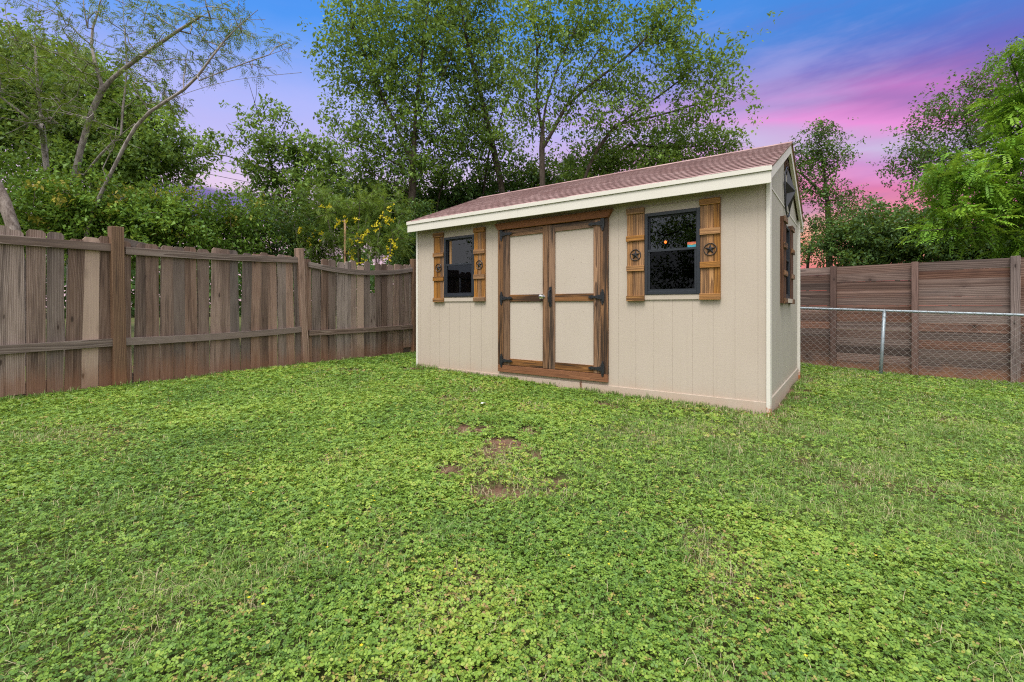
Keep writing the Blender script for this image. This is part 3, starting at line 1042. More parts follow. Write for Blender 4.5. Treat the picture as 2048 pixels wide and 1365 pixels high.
    def star5(mb, cx, cz, ro, y0, depth, M, ri=.40):
        vs = []
        for k in range(10):
            rr = ro if k % 2 == 0 else ro * ri
            t = math.pi / 2 + k * math.pi / 5
            vs.append((cx + rr * math.cos(t), y0, cz + rr * math.sin(t)))
        vs += [(cx, y0 - depth, cz), (cx, y0 + .002, cz)]
        fs = [(k, (k + 1) % 10, 10) for k in range(10)] + [((k + 1) % 10, k, 11) for k in range(10)]
        mb.add([M @ Vector(v) for v in vs], fs)

    def ring(mb, cx, cz, ro, y, rad, M, n=36):
        pts = [M @ Vector((cx + ro * math.cos(2 * math.pi * k / n), y, cz + ro * math.sin(2 * math.pi * k / n))) for k in range(n + 1)]
        mb.tube([tuple(p) for p in pts], rad, 6, cap=False)

    def shutter(x0, x1, z0, z1, M, label, star=True, mname='honey', yb=-.019):
        w = (x1 - x0) / 3
        mb = MB()
        for k in range(3):
            mb.box((x0 + k * w + .0012, yb, z0 + .004), (x0 + (k + 1) * w - .0012, -.0008, z1 - .004), M=M)
        s = mb.build('shutter', MAT[mname], shed, bevel=.0015)
        s['label'] = label
        hb = .062
        H = z1 - z0
        for f in (0, .335, .69, 1):
            zc = z0 + hb / 2 + f * (H - hb) + (random.uniform(-.01, .01) if 0 < f < 1 else 0)
            mb = MB()
            mb.box((x0 - random.uniform(0, .006), yb - .019, zc - hb / 2), (x1 + random.uniform(-.006, .004), yb - .0006, zc + hb / 2), 'x', M=M)
            mb.build('batten', MAT['honey' if mname != 'dark_stain' else 'stain'], s, bevel=.002)
        if star:
            mb = MB()
            cx, cz = (x0 + x1) / 2, z0 + H * .497
            star5(mb, cx, cz, .056, yb - .003, .020, M)
            ring(mb, cx, cz, .060, yb - .006, .0042, M)
            mb.build('star_ornament', MAT['star_black'], s)
        return s

    I = Matrix.Identity(4)
    window(*WIN[0], I, 'left front window')
    window(*WIN[1], I, 'right front window')
    shutter(.388, .601, 1.118, 2.152, I, 'shutter left of the left front window', mname='honey')
    shutter(1.189, 1.389, 1.124, 2.154, I, 'shutter right of the left front window', mname='honey')
    shutter(3.448, 3.649, 1.112, 2.144, I, 'shutter left of the right front window')
    shutter(4.236, 4.431, 1.122, 2.150, I, 'shutter right of the right front window')
    for a, b in ((.602, 1.188), (3.650, 4.235)):
        mb = MB(); mb.box((a + .001, -.012, 2.073), (b - .001, -.0005, 2.146), 'x'); mb.build('window_head_board', MAT['siding'], shed)
        mb = MB(); mb.box((a + .001, -.014, 1.128), (b - .001, -.0005, 1.180), 'x'); mb.build('window_sill_board', MAT['siding'], shed)
    # gable window: its own frame faces +x
    MG = Matrix.Translation((SL - .035, 0, 0)) @ Matrix.Rotation(math.pi / 2, 4, 'Z')
    window(*GW, MG, 'gable window')
    shutter(1.055, 1.328, 1.085, 2.085, MG, 'shutter nearest the corner beside the gable window', star=False, mname='dark_stain', yb=-.035)
    shutter(1.882, 2.155, 1.085, 2.085, MG, 'shutter farthest from the corner beside the gable window', star=False, mname='dark_stain', yb=-.035)
    mb = MB(); mb.box((1.33, -.05, 1.098), (1.88, -.0005, 1.148), 'x', M=MG); mb.build('window_sill_board', MAT['siding'], shed)
    # sticker in the corner of the right window's upper pane
    def sticker_mat():
        t = NT('alarm_sticker')
        tc = t.n('ShaderNodeTexCoord').outputs['Object']
        sx = t.n('ShaderNodeSeparateXYZ'); t.set(sx.inputs[0], tc)
        zz = t.math('ADD', sx.outputs['Z'], t.math('MULTIPLY', t.math('SUBTRACT', t.noise(tc, 60, 2), .5), .035))
        c = t.ramp(t.smooth(zz, 1.668, 1.732), [(0, (.06, .35, .45, 1)), (.33, (.10, .42, .50, 1)), (.36, (.05, .12, .08, 1)), (.5, (.65, .28, .10, 1)), (.72, (.75, .50, .25, 1)), (.75, (.6, .12, .07, 1)), (1, (.55, .6, .55, 1))], 'CONSTANT')
        return t.out(t.principled(c, .5))
    mb = MB(); mb.box((4.098, .0200, 1.672), (4.184, .0238, 1.728))
    mb.build('sticker', sticker_mat(), shed)

    # ---- big barn star hung in the gable
    bs = thing('barn_star', 'large black metal barn star in a ring hung under the gable peak', 'wall star')
    MW = Matrix.Translation((S0[0], S0[1], 0)) @ Matrix.Rotation(SA, 4, 'Z') @ MG
    mb = MB(); star5(mb, RY, 2.455, .29, -.022, .085, MW); mb.build('star', MAT['star_black'], bs)
    mb = MB(); ring(mb, RY, 2.455, .30, -.022, .009, MW, 48); mb.build('ring', MAT['star_black'], bs, smooth=True)

    # ---- added glowing ball on a cord, standing in for an orange window reflection
    cl = shed_local(0, 0)
    xw, zw = 3.875, 1.745
    d = np.array([xw - cl[0], 0 - cl[1], zw - CAMZ]); d /= d[1]
    p = np.array([xw, 0, zw]) + d * .7
    loc = np.array([*(S0 + SX * p[0] + SY * p[1]), p[2]])
    bl = thing('reflection_glint', 'small orange glint added inside the right front window to stand in for a reflection', 'reflection stand-in', loc)
    mb = MB()
    n = 8
    mb.tube([(0, 0, -.017 * math.cos(math.pi * k / n)) for k in range(n + 1)], [max(.001, .017 * math.sin(math.pi * k / n)) for k in range(n + 1)], 12)
    t = NT('orange_glint_glow'); e = t.n('ShaderNodeEmission'); e.inputs[0].default_value = (1, .16, .02, 1); e.inputs[1].default_value = 3.5
    mb.build('glint', t.out(e.outputs[0]), bl, smooth=True)
    mb = MB(); mb.tube([(0, 0, .022), (0, 0, .05)], .012, 8); mb.tube([(0, 0, .05), (0, 0, 2.20 - loc[2])], .003, 5)
    mb.build('glint_cord', MAT['cable'], bl)


# ------------------------------------------------------------------ left picket fence
def build_left_fence():
    rnd = random.Random(3)
    f = thing('picket_fence', 'tall weathered grey brown picket fence with dog-eared tops along the left side', 'fence')
    posts = [(-5.63, 3.16), (-4.42, 5.25), (-3.25, 7.33), (-1.97, 9.35)]
    posts = [np.array(p) for p in posts]
    ext = posts[0] + (posts[0] - posts[1]); posts = [ext] + posts

    def frame(a, b):
        d = (b - a) / np.linalg.norm(b - a)
        # local x along the fence, local -y towards the yard
        n = np.array([d[1], -d[0]])          # towards the yard (right-hand side)
        M = Matrix(((d[0], -n[0], 0, a[0]), (d[1], -n[1], 0, a[1]), (0, 0, 1, 0), (0, 0, 0, 1)))
        return M, np.linalg.norm(b - a)
    tops = [1.95, 1.95, 1.942, 1.955, 2.00]
    leanx = [0, 0, -.03, -.11, -.015]
    for i, p in enumerate(posts):
        a, b = (p, posts[i + 1]) if i < len(posts) - 1 else (p, p + (p - posts[i - 1]))
        M, _ = frame(a, b)
        M = M @ Matrix.Translation((0, 0, float(plane_z(*p)))) @ Matrix.Rotation(-math.atan(-leanx[i] / 1.9), 4, 'Y')
        mb = MB()
        h = tops[i] - float(plane_z(*p))
        w = .050 if i != 2 else .058
        mb.box((-w, -.062, -.3), (w, .040, h), M=M, rnd=.5 if i != 3 else .8)
        o = mb.build('post', MAT['fence_post'] if i in (2, 4) else MAT['fence'], f, bevel=.004)
        if i == 2: o['label'] = 'thick red brown post'
        if i == 3: o['label'] = 'grey leaning post'
    rails = [  # (z top rail start, mid, end), (low rail start, mid, end)
        ((1.70, 1.69, 1.69), (.66, .65, .65)),
        ((1.69, 1.69, 1.705), (.61, .635, .655)),
        ((1.685, 1.715, 1.775), (.655, .66, .700)),
        ((1.715, 1.655, 1.79), (.635, .635, .655))]
    for i in range(4):
        M, L = frame(posts[i], posts[i + 1])
        zr, zl = rails[i]
        for (za, zm, zb), hh in ((zr, .043), (zl, .043)):
            mb = MB()
            n = 10
            x0, x1 = .052, L - .052
            vs, gs, fs = [], [], []
            for k in range(n + 1):
                t = k / n
                z = za * (1 - t) * (1 - 2 * t) + zm * 4 * t * (1 - t) + zb * t * (2 * t - 1)
                x = x0 + (x1 - x0) * t
                for y, dz in ((-.040, -hh), (-.040, hh), (-.002, hh), (-.002, -hh)):
                    vs.append(M @ Vector((x, y, z + dz))); gs.append((y, dz, x))
            for k in range(n):
                for q in range(4):
                    a, b = k * 4 + q, k * 4 + (q + 1) % 4
                    fs.append((a, b, b + 4, a + 4))
            fs += [(3, 2, 1, 0), tuple(n * 4 + q for q in range(4))]
            mb.add(vs, fs, gs)
            mb.build('rail', MAT['fence_rail'], f, bevel=.002)
        # pickets
        mb = MB()
        x = .0
        j = 0
        while x < L - .03:
            w = rnd.uniform(.125, .142)
            gap = rnd.choice((.002, .003, .004, .010, .016)) if i > 1 else rnd.choice((.002, .004, .007))
            g = float(plane_z(*(posts[i] + (posts[i + 1] - posts[i]) * x / L)))
            t = (x + w / 2) / L
            if i < 2: zt = 1.80 + .015 * math.sin(j * 2.1) + rnd.uniform(-.019, .019)
            elif i == 2: zt = 1.80 + .03 * t + rnd.uniform(-.019, .019)
            else: zt = 1.815 + rnd.uniform(-.019, .019) + (.06 if t > .3 else .0) * t
            pale = None
            if i == 1 and abs(x - (L - .27)) < .07: pale = 1.0
            if i == 3 and abs(x - .98) < .07: pale = 1.0; zt = 1.775
            if i == 3 and abs(x - .13) < .06: zt = 1.70
            if i == 3 and 1.17 < x < 1.30: zt = 1.30                      # broken-off picket
            z0 = g + rnd.uniform(-.06, .03)
            if i == 3 and t > .9: z0 = g + .12
            c = .028
            out = [(x, z0), (x + w, z0), (x + w, zt - c), (x + w - c * .85, zt), (x + c * .85, zt), (x, zt - c)]
            Mp = M @ Matrix.Translation((x, 0, z0)) @ Matrix.Rotation(rnd.gauss(0, .012), 4, 'Y') @ Matrix.Translation((-x, 0, -z0))
            dy = rnd.uniform(0, .006)
            mb.prism(out, .0 + dy, .016 + dy, Mp, rnd=pale if pale else rnd.uniform(0, .97))
            x += w + gap
            j += 1
        o = mb.build('picket_panel', MAT['fence'], f)
    # loose rail end leaning behind the top rail, and kick boards in the gaps at the foot
    M, L = frame(posts[2], posts[3])
    mb = MB()
    Mr = M @ Matrix.Translation((.03, .045, 1.80)) @ Matrix.Rotation(R(10.5), 4, 'Y')
    mb.box((0, -.018, -.04), (.62, .018, .04), 'x', M=Mr)
    o = mb.build('loose_rail', MAT['fence_rail'], f, bevel=.002); o['label'] = 'loose broken rail leaning behind the fence tops'
    for i, xa, xb in ((2, .05, .45), (3, 1.95, 2.36), (1, 1.55, 1.95)):
        M, L = frame(posts[i], posts[i + 1])
        g = float(plane_z(*posts[i]))
        mb = MB(); mb.box((xa, .026, g - .02), (xb, .045, g + .13), 'x', M=M)
        mb.build('kick_board', MAT['fence_rail'], f)


# ------------------------------------------------------------------ right board fence and chain-link fence
def build_right_fence():
    rnd = random.Random(9)
    f = thing('board_fence', 'tall dark brown fence of horizontal boards behind the chain-link fence', 'fence')
    d = (GB - GA) / np.linalg.norm(GB - GA)
    step = np.linalg.norm(GB - GA) / 2
    n = np.array([-d[1], d[0]])            # away from the yard
    if n[1] < 0: n = -n
    k0, k1 = -2, 5
    M = Matrix(((d[0], n[0], 0, GA[0]), (d[1], n[1], 0, GA[1]), (0, 0, 1, 0), (0, 0, 0, 1)))
    tone = {0: .12, 1: .8, 2: .97}
    for k in range(k0, k1 + 1):
        p = GA + d * step * k
        g = float(plane_z(*p))
        mb = MB()
        wd = .042 if k < 2 else .05
        mb.box((k * step - wd, -.085, g - .2), (k * step + wd, -.001, 1.775 + (.01 if k == 2 else 0)), M=M, rnd=tone.get(k, .5))
        o = mb.build('post', MAT['board_post'], f, bevel=.004)
    for k in range(k0, k1):
        mb = MB()
        xa, xb = k * step + .0, (k + 1) * step - .002
        ga = float(plane_z(*(GA + d * step * (k + .5))))
        z = 1.765
        while z > ga - .02:
            hgt = .139
            gp = rnd.choice((.0006, .0008, .001, .001, .0012, .0025))
            zz0 = max(z - hgt, ga - .10)
            tilt = rnd.gauss(0, .0012)
            Mb = M @ Matrix.Translation((xa, 0, z)) @ Matrix.Rotation(tilt, 4, 'Y') @ Matrix.Translation((-xa, 0, -z))
            mb.box((xa, 0, zz0), (xb, .020, z - gp), 'x', M=Mb)
            z -= hgt
        mb.build('board_panel', MAT['board_fence'], f)

    c = thing('chain_link_fence', 'low galvanised chain-link fence with round top rail right of the shed', 'fence')
    cd = np.array([.72, -.70]); cd /= np.linalg.norm(cd)
    C0 = np.array([5.99, 7.52])            # the visible line post
    zr = lambda s: .986 - .034 * s
    up0 = lambda s: float(plane_z(*(C0 + cd * s)))

    def pt(s, z, off=0.):
        q = C0 + cd * s
        return (q[0] - cd[1] * off * -1, q[1] + cd[0] * off * -1, z)
    SA_, SB_ = -2.9, 3.4
    mb = MB(); mb.tube([pt(s, zr(s)) for s in np.linspace(SA_, SB_, 14)], .0195, 12)
    mb.build('top_rail', MAT['galv'], c, smooth=True)
    for s in (-2.7, 0, 2.7):
        g = up0(s)
        mb = MB()
        lean = -.06 if s == 0 else 0
        q0, q1 = pt(s + lean, g - .25), pt(s, zr(s) - .022)
        mb.tube([q0, q1], .0255, 12)
        mb.tube([q1, pt(s, zr(s) - .012), pt(s, zr(s) + .016)], [.027, .024, .012], 12)
        mb.tube([pt(s, zr(s) + .016), pt(s, zr(s) + .03)], [.010, .006], 8)
        mb.tube([pt(s, zr(s) - .10), pt(s, zr(s) - .090)], .0285, 12)
        mb.build('post', MAT['galv'], c, smooth=True)
    # diamond mesh
    mb = MB()
    D = .10
    s = SA_ - 1.2
    H = 1.06
    k = 0
    while s < SB_ + .2:
        for sg in (1, -1):
            # one straight run from the foot to just over the rail
            pts = []
            nst = 2
            for q in range(nst + 1):
                t = q / nst
                ss = s + (t * H if sg > 0 else (1 - t) * H) * 1.0
                base = zr(ss) + .030 - H
                pts.append(pt(ss, base + t * H, .022 + (.002 if sg > 0 else -.002)))
            if pts[0][0] and SA_ < s + H / 2 < SB_:
                mb.tube(pts, .0016, 4, cap=False)
        s += D
    mb.build('mesh', MAT['wire'], c)


# ------------------------------------------------------------------ trees
class Skel:
    def __init__(s, seed):
        s.p, s.par = [], []
        s.rng = np.random.default_rng(seed)

    def path(s, pts, parent=-1):
        idx = []
        for q in pts:
            s.p.append(np.asarray(q, float)); s.par.append(parent)
            parent = len(s.p) - 1
            idx.append(parent)
        return idx

    def nearest(s, q):
        A = np.array(s.p)
        return int(np.argmin(np.linalg.norm(A - q, axis=1)))

    def limb(s, pts):
        """a limb that springs from the nearest place on the skeleton"""
        return s.path(pts, s.nearest(np.asarray(pts[0])))

    def grow(s, targets, lift=.6, jit=.08):
        """join every twig end to the nearest wood, near ones first; returns (start,end) of each twig"""
        T = np.asarray(targets, float)
        A = np.array(s.p)
        n0 = len(A)
        dist = np.min(np.linalg.norm(T[:, None] - A[None], axis=2), axis=1)
        order = np.argsort(dist)
        cap = n0 + len(T) * 4
        buf = np.zeros((cap, 3)); buf[:n0] = A
        m = n0
        tw = []
        for ti in order:
            q = T[ti]
            dv = q - buf[:m]
            dd = np.linalg.norm(dv, axis=1)
            pen = dd + np.clip(-dv[:, 2], 0, None) * .9       # prefer to grow upwards
            i = int(np.argmin(pen))
            a = buf[i].copy(); L = dd[i]
            if L < 1e-3: continue
            npts = 2 if L < .5 else (3 if L < 1.4 else 4)
            par = i
            for k in range(1, npts + 1):
                t = k / npts
                pt = a + (q - a) * t
                bow = math.sin(t * math.pi) * L * .12
                pt = pt + np.array([0, 0, -bow * lift]) + (s.rng.normal(0, jit * L * .5, 3) if k < npts else 0)
                s.p.append(pt); s.par.append(par)
                par = len(s.p) - 1
                if m < cap: buf[m] = pt; m += 1
            tw.append((a, q))
        return tw

    def mesh(s, name, mat, parent, base_r, tip_r=.004, expo=.62, sides=6, loc=None):
        n = len(s.p)
        kids = [[] for _ in range(n)]
        cnt = np.zeros(n)
        for i in range(n):
            if s.par[i] >= 0: kids[s.par[i]].append(i)
        order = []
        stack = [i for i in range(n) if s.par[i] < 0]
        while stack:
            i = stack.pop(); order.append(i); stack += kids[i]
        for i in reversed(order):
            cnt[i] = 1 if not kids[i] else sum(cnt[k] for k in kids[i])
        rad = tip_r * cnt ** expo
        roots = [i for i in range(n) if s.par[i] < 0]
        mx = max(rad[i] for i in roots)
        rad = tip_r + (rad - tip_r) * (base_r - tip_r) / max(mx - tip_r, 1e-6)
        mb = MB()
        starts = [(-1, i) for i in roots]
        while starts:
            p, i = starts.pop()
            ch = [] if p < 0 else [p]
            rr = [] if p < 0 else [min(rad[p], rad[i] * 1.3)]
            while True:
                ch.append(i); rr.append(rad[i])
                if not kids[i]: break
                ks = sorted(kids[i], key=lambda k: -rad[k])
                for k in ks[1:]: starts.append((i, k))
                i = ks[0]
            if len(ch) > 1:
                sd = sides + 4 if rr[0] > .05 else (sides if rr[0] > .02 else 4)
                mb.tube([s.p[k] for k in ch], rr, sd, cap=False)
        return mb.build(name, mat, parent, smooth=True)


def blob_points(blobs, rng, dens):
    """twig ends inside pixel-measured ellipsoid masses: (px, py, Y, rx px, ry px, depth m, weight)"""
    out, w = [], []
    for px, py, Y, rx, ry, dp, k in blobs:
        c = P(px, py, Y)
        ax = np.array([rx / FPX * Y, dp, ry / FPX * Y])
        n = max(3, int(dens * k * (ax[0] * ax[1] * ax[2]) ** (2 / 3.)))
        v = unit(rng.normal(0, 1, (n, 3))) * (rng.random((n, 1)) ** (1 / 2.2))
        out.append(c + v * ax)
    return np.concatenate(out)


def simple_leaves(tw, per, L, W, rng, spread=.22, droop=.3, young=.5, base=.45):
    """loose leaves gathered round each twig; each cluster has its own tone"""
    A = np.array([a for a, b in tw]); B = np.array([b for a, b in tw])
    k = rng.poisson(per * 1.25, len(tw))
    idx = np.repeat(np.arange(len(tw)), k)
    n = len(idx)
    D = B - A
    Ln = np.linalg.norm(D, axis=1, keepdims=True)
    Dn = D / (Ln + 1e-6)
    reach = np.minimum(Ln, .9)
    t = rng.random((n, 1)) ** .5 * 1.08
    base_p = B[idx] - Dn[idx] * reach[idx] * (1 - t)
    ns_ = 4
    sub = rng.normal(0, 1, (len(tw), ns_, 3)) * spread * np.array([1.25, 1.25, .9])
    base_p = base_p + sub[idx, rng.integers(0, ns_, n)] + rng.normal(0, 1, (n, 3)) * spread * .38 * np.array([1, 1, .8])
    d = unit(rng.normal(0, 1, (n, 3)) + Dn[idx] * .5 + np.array([0, 0, -droop]))
    nm = unit(rng.normal(0, .55, (n, 3)) + np.array([0, 0, 1.]))
    l = L * 1.14 * rng.uniform(.6, 1.3, n); w = W * 1.22 * rng.uniform(.65, 1.25, n)
    ct = rng.normal(base, .16, len(tw)) + (rng.random(len(tw)) < .10) * young
    T = np.clip(ct[idx] + rng.normal(0, .10, n), 0, 1)
    return leaf_quads(base_p, d, nm, l, w), T


def pinnate_leaves(tw, per, Lr, pairs, l, w, rng, spread=.12, droop=.55, base=.5, arch=.35):
    """compound leaves: leaflets in pairs along an arching stalk"""
    A = np.array([a for a, b in tw]); B = np.array([b for a, b in tw])
    k = rng.poisson(per, len(tw))
    idx = np.repeat(np.arange(len(tw)), k)
    n = len(idx)
    D = B - A; Ln = np.linalg.norm(D, axis=1, keepdims=True); Dn = D / (Ln + 1e-6)
    t = rng.random((n, 1)) ** .6
    b0 = B[idx] - Dn[idx] * np.minimum(Ln, .8)[idx] * (1 - t) + rng.normal(0, 1, (n, 3)) * spread
    d = unit(rng.normal(0, .8, (n, 3)) + Dn[idx] * .8 + np.array([0, 0, .1 - droop * .5]))
    up = np.tile([0, 0, 1.], (n, 1))
    s = unit(np.cross(d, up) + rng.normal(0, .15, (n, 3)))
    nn = unit(np.cross(s, d))
    LL = Lr * rng.uniform(.7, 1.25, n)
    ct = rng.normal(base, .2, len(tw))
    tt = np.clip(ct[idx] + rng.normal(0, .10, n), 0, 1)
    Vs, Ts = [], []
    for q in range(pairs + 1):
        f = (q + .6) / (pairs + .6)
        pos = b0 + d * (LL * f)[:, None] + np.array([0, 0, -1.]) * (LL * arch * f ** 2)[:, None]
        tail = unit(d + np.array([0, 0, -2 * arch]) * f)
        sc_ = 1 - .45 * abs(f - .45) * 1.4
        for sg in ((1, -1) if q < pairs else (0,)):
            dd = unit(s * sg * .9 + tail * (.55 if sg else 1) + np.array([0, 0, -.18]) + rng.normal(0, .10, (n, 3)))
            Vs.append(leaf_quads(pos, dd, nn, l * sc_ * rng.uniform(.8, 1.15, n), np.full(n, w * sc_)))
            Ts.append(tt + rng.normal(0, .04, n))
    return np.concatenate(Vs), np.clip(np.concatenate(Ts), 0, 1)


def plant(name, label, cat, group, seed, trunks, limbs, blobs, dens, leaf, lmat, bark, base_r, tip_r=.004, expo=.62, lift=.5, trunk_name='trunk', crown_name='crown'):
    """trunks/limbs are lists of world polylines; leaf is a function (twigs, rng) -> verts, tint"""
    rng = np.random.default_rng(seed)
    b = trunks[0][0]
    root = thing(name, label, cat, (0, 0, 0), 0, group)
    root.location = tuple(b)
    sk = Skel(seed)
    off = np.array(b)
    for t in trunks: sk.path([np.array(q) - off for q in t])
    for l in limbs: sk.limb([np.array(q) - off for q in l])
    tg = blob_points(blobs, rng, dens * 1.35) - off
    tw = sk.grow(tg, lift)
    V, T = leaf(tw, rng)
    sk.mesh(trunk_name, bark, root, base_r * .62, min(tip_r, .0045), max(expo, .6))
    raw_mesh(crown_name, V, 4, [(0, 1, 2, 3)], T, lmat, root)
    return root


def gpt(px, Y):
    """ground point straight below a photo column at distance Y"""
    X = (px - 1024) / FPX * Y
    return np.array([X, Y, float(plane_z(X, Y)) - .1])


def trunk_px(Y, *pp, ground=True, dy=0.):
    pts = [P(x, y, Y + dy * i) for i, (x, y) in enumerate(pp)]
    if ground: pts = [gpt(pp[0][0] + (pp[0][0] - pp[1][0]) * .3, Y)] + pts
    # densify so that limbs can spring from anywhere
    out = [pts[0]]
    for a, b in zip(pts[:-1], pts[1:]):
        m = max(1, int(np.linalg.norm(b - a) / .45))
        for k in range(1, m + 1): out.append(a + (b - a) * k / m)
    for _ in range(2):
        out = [out[0]] + [(out[i - 1] + out[i] * 2 + out[i + 1]) / 4 for i in range(1, len(out) - 1)] + [out[-1]]
    return out


def build_trees():
    G1 = 'trees beyond the left fence'
    G2 = 'trees behind the shed'
    G3 = 'trees beyond the right fence'
    sl = simple_leaves
    # ---- airy feathery tree, far left, grey spreading stems
    Y = 7.6
    s = 640 / 1899.
    z = lambda *pp: [(x * s, y * s) for x, y in pp]
    trunks = [trunk_px(Y, *z((490, 1340), (570, 1200), (640, 1080), (700, 940), (750, 850), (800, 740), (860, 650), (1000, 600), (1110, 540), (1180, 470), (1230, 360), (1330, 240), (1400, 150), (1530, 60)), dy=-.05),
              trunk_px(Y + .3, *z((420, 1180), (440, 1000), (480, 900), (510, 760), (560, 620), (600, 500), (650, 485), (740, 410), (830, 320), (960, 270), (1050, 180), (1150, 110), (1370, 0)), dy=-.03),
              trunk_px(Y + .5, *z((300, 1150), (265, 960), (255, 750), (220, 500), (190, 250), (200, 50), (240, -60)))]
    limbs = [trunk_px(Y - .4, *z((1000, 600), (1090, 550), (1250, 500), (1400, 465), (1560, 450), (1790, 432)), ground=False, dy=-.05),
             trunk_px(Y - .5, *z((1180, 480), (1260, 460), (1370, 390), (1470, 380), (1600, 320), (1720, 285)), ground=False, dy=.05),
             trunk_px(Y + .1, *z((600, 490), (560, 380), (530, 260), (520, 170), (590, 80), (630, -40)), ground=False, dy=.06),
             trunk_px(Y + .1, *z((520, 170), (480, 60), (490, -60)), ground=False, dy=.06),
             trunk_px(Y + .3, *z((500, 1040), (590, 910), (700, 800), (800, 735)), ground=False, dy=-.1),
             trunk_px(Y + .2, *z((720, 800), (720, 620), (740, 500), (780, 430), (740, 350), (740, 200), (725, -60)), ground=False, dy=.05),
             trunk_px(Y + .4, *z((250, 780), (100, 640), (0, 560), (-120, 500)), ground=False, dy=-.1),
             trunk_px(Y + .4, *z((255, 650), (380, 680), (560, 690), (700, 770)), ground=False, dy=-.1),
             trunk_px(Y - .1, *z((610, 1000), (670, 900), (690, 830), (700, 700)), ground=False, dy=.1)]
    lf = lambda tw, r: pinnate_leaves(tw, 6.0, .13, 6, .042, .0145, r, spread=.07, droop=.7, base=.45, arch=.45)
    blobs = [(60, 130, Y, 70, 60, .9, .8), (30, 40, Y, 70, 50, .9, .5), (140, 60, Y, 70, 60, .9, .45), (230, 40, Y, 70, 50, .9, .45), (330, 40, Y, 60, 50, .8, .6), (420, 50, Y, 60, 50, .8, .7),
             (490, 40, Y, 50, 50, .7, .5), (390, 120, Y, 60, 40, .7, .7), (480, 110, Y, 60, 30, .7, .6), (310, 110, Y, 60, 40, .7, .6), (190, 130, Y, 70, 50, .8, .8), (100, 190, Y, 80, 60, .8, .7),
             (40, 240, Y, 60, 50, .8, .6), (200, 220, Y, 60, 50, .8, .4), (280, 180, Y, 50, 40, .7, .5), (560, 90, Y, 40, 30, .5, .4), (330, 190, Y, 50, 30, .6, .5), (240, 270, Y, 50, 30, .6, .5), (370, 215, Y, 40, 16, .4, .4), (-60, 120, Y, 70, 100, .9, .7), (200, -70, Y, 250, 60, 1., .3)]
    plant('feathery_tree', 'airy tree with spreading bare grey stems and sparse feathery leaves at far left', 'tree', G1, 101, trunks, limbs, blobs, 115, lf, MAT['leaf_feather'], MAT['bark_pale'], .082, .006, .42, .2)
    # leaning thick trunk at the very edge
    tr = [trunk_px(6.6, (36, 445), (12, 405), (-20, 350), (-90, 220), (-160, 60))]
    plant('leaning_tree', 'thick grey trunk leaning out of view above the fence at the left edge', 'tree', G1, 103, tr, [], [(-150, 40, 6.6, 90, 80, .9, 1), (-220, 150, 6.6, 80, 80, .9, 1)], 50,
          lambda tw, r: sl(tw, 26, .06, .03, r), MAT['leaf_mid'], MAT['bark_grey'], .12, .008)
    # ---- dense rounded tree behind it
    Y = 12.5
    plant('dense_tree', 'dense dark rounded tree behind the feathery tree at left', 'tree', G1, 105,
          [trunk_px(Y, (150, 470), (150, 330), (160, 230), (150, 130))], [trunk_px(Y, (150, 330), (220, 290), (300, 260), ground=False), trunk_px(Y, (150, 320), (80, 270), (30, 220), ground=False)],
          [(70, 130, Y, 90, 60, 1.4, 1), (170, 190, Y, 100, 70, 1.5, 1), (50, 250, Y, 90, 90, 1.5, 1), (240, 240, Y, 80, 60, 1.3, 1), (300, 290, Y, 70, 60, 1.2, 1), (330, 310, Y, 45, 45, 1., 1), (150, 320, Y, 120, 70, 1.4, 1), (0, 190, Y, 70, 90, 1.4, 1), (-80, 230, Y, 90, 130, 1.4, .8), (250, 350, Y, 100, 50, 1.2, 1)],
          34, lambda tw, r: sl(tw, 85, .105, .055, r, .26, .5, .3, .42), MAT['leaf_mid'], MAT['bark_dark'], .22)
    # ---- shrubs over the left fence
    sh = lambda tw, r: sl(tw, 70, .065, .032, r, .15, .2, .35, .5)
    G = 'shrubs over the left fence'
    for k, (px, py, Yd, rx, ry, lab, m, dn, per) in enumerate([
        (20, 395, 7.9, 75, 75, 'leafy green shrub above the fence at the left edge', 'leaf_bush', 62, 80),
        (130, 405, 7.6, 75, 70, 'leafy shrub with yellowing leaves around the grey stems', 'leaf_bush', 62, 80),
        (235, 420, 8.2, 75, 65, 'leafy green shrub over the thick red brown fence post', 'leaf_bush', 62, 80),
        (340, 425, 8.2, 75, 55, 'rounded green shrub between the thick post and the slender tree', 'leaf_bush', 62, 80),
        (445, 440, 8.6, 75, 50, 'low light green shrub beneath the purple cloud', 'leaf_bush', 56, 80),
        (560, 455, 9.6, 80, 55, 'dark shadowy shrub at the foot of the slender tree', 'leaf_dark', 50, 80),
        (835, 470, 11.6, 40, 75, 'dark shrub squeezed against the left end of the shed', 'leaf_dark', 60, 90)]):
        b = gpt(px, Yd)
        st = [[b, P(px - 10, py + 50, Yd), P(px - 18, py, Yd)], [b + np.array([.15, 0.1, 0]), P(px + 20, py + 40, Yd), P(px + 30, py - 10, Yd)]]
        blobs = [(px, py, Yd, rx, ry, .8, 1), (px - rx * .5, py + ry * .35, Yd - .1, rx * .6, ry * .7, .6, 1), (px + rx * .5, py + ry * .3, Yd + .1, rx * .6, ry * .7, .6, 1), (px, py + ry * 1.1, Yd, rx * 1., ry * .6, .7, .9)]
        plant('shrub', lab, 'shrub', G, 200 + k, st, [], blobs, dn, lambda tw, r, per=per: sl(tw, per, .065, .032, r, .15, .2, .35, .5), MAT[m], MAT['bark_grey'], .035, .005, trunk_name='stem', crown_name='foliage')
    # ---- slender tree
    Y = 11.0
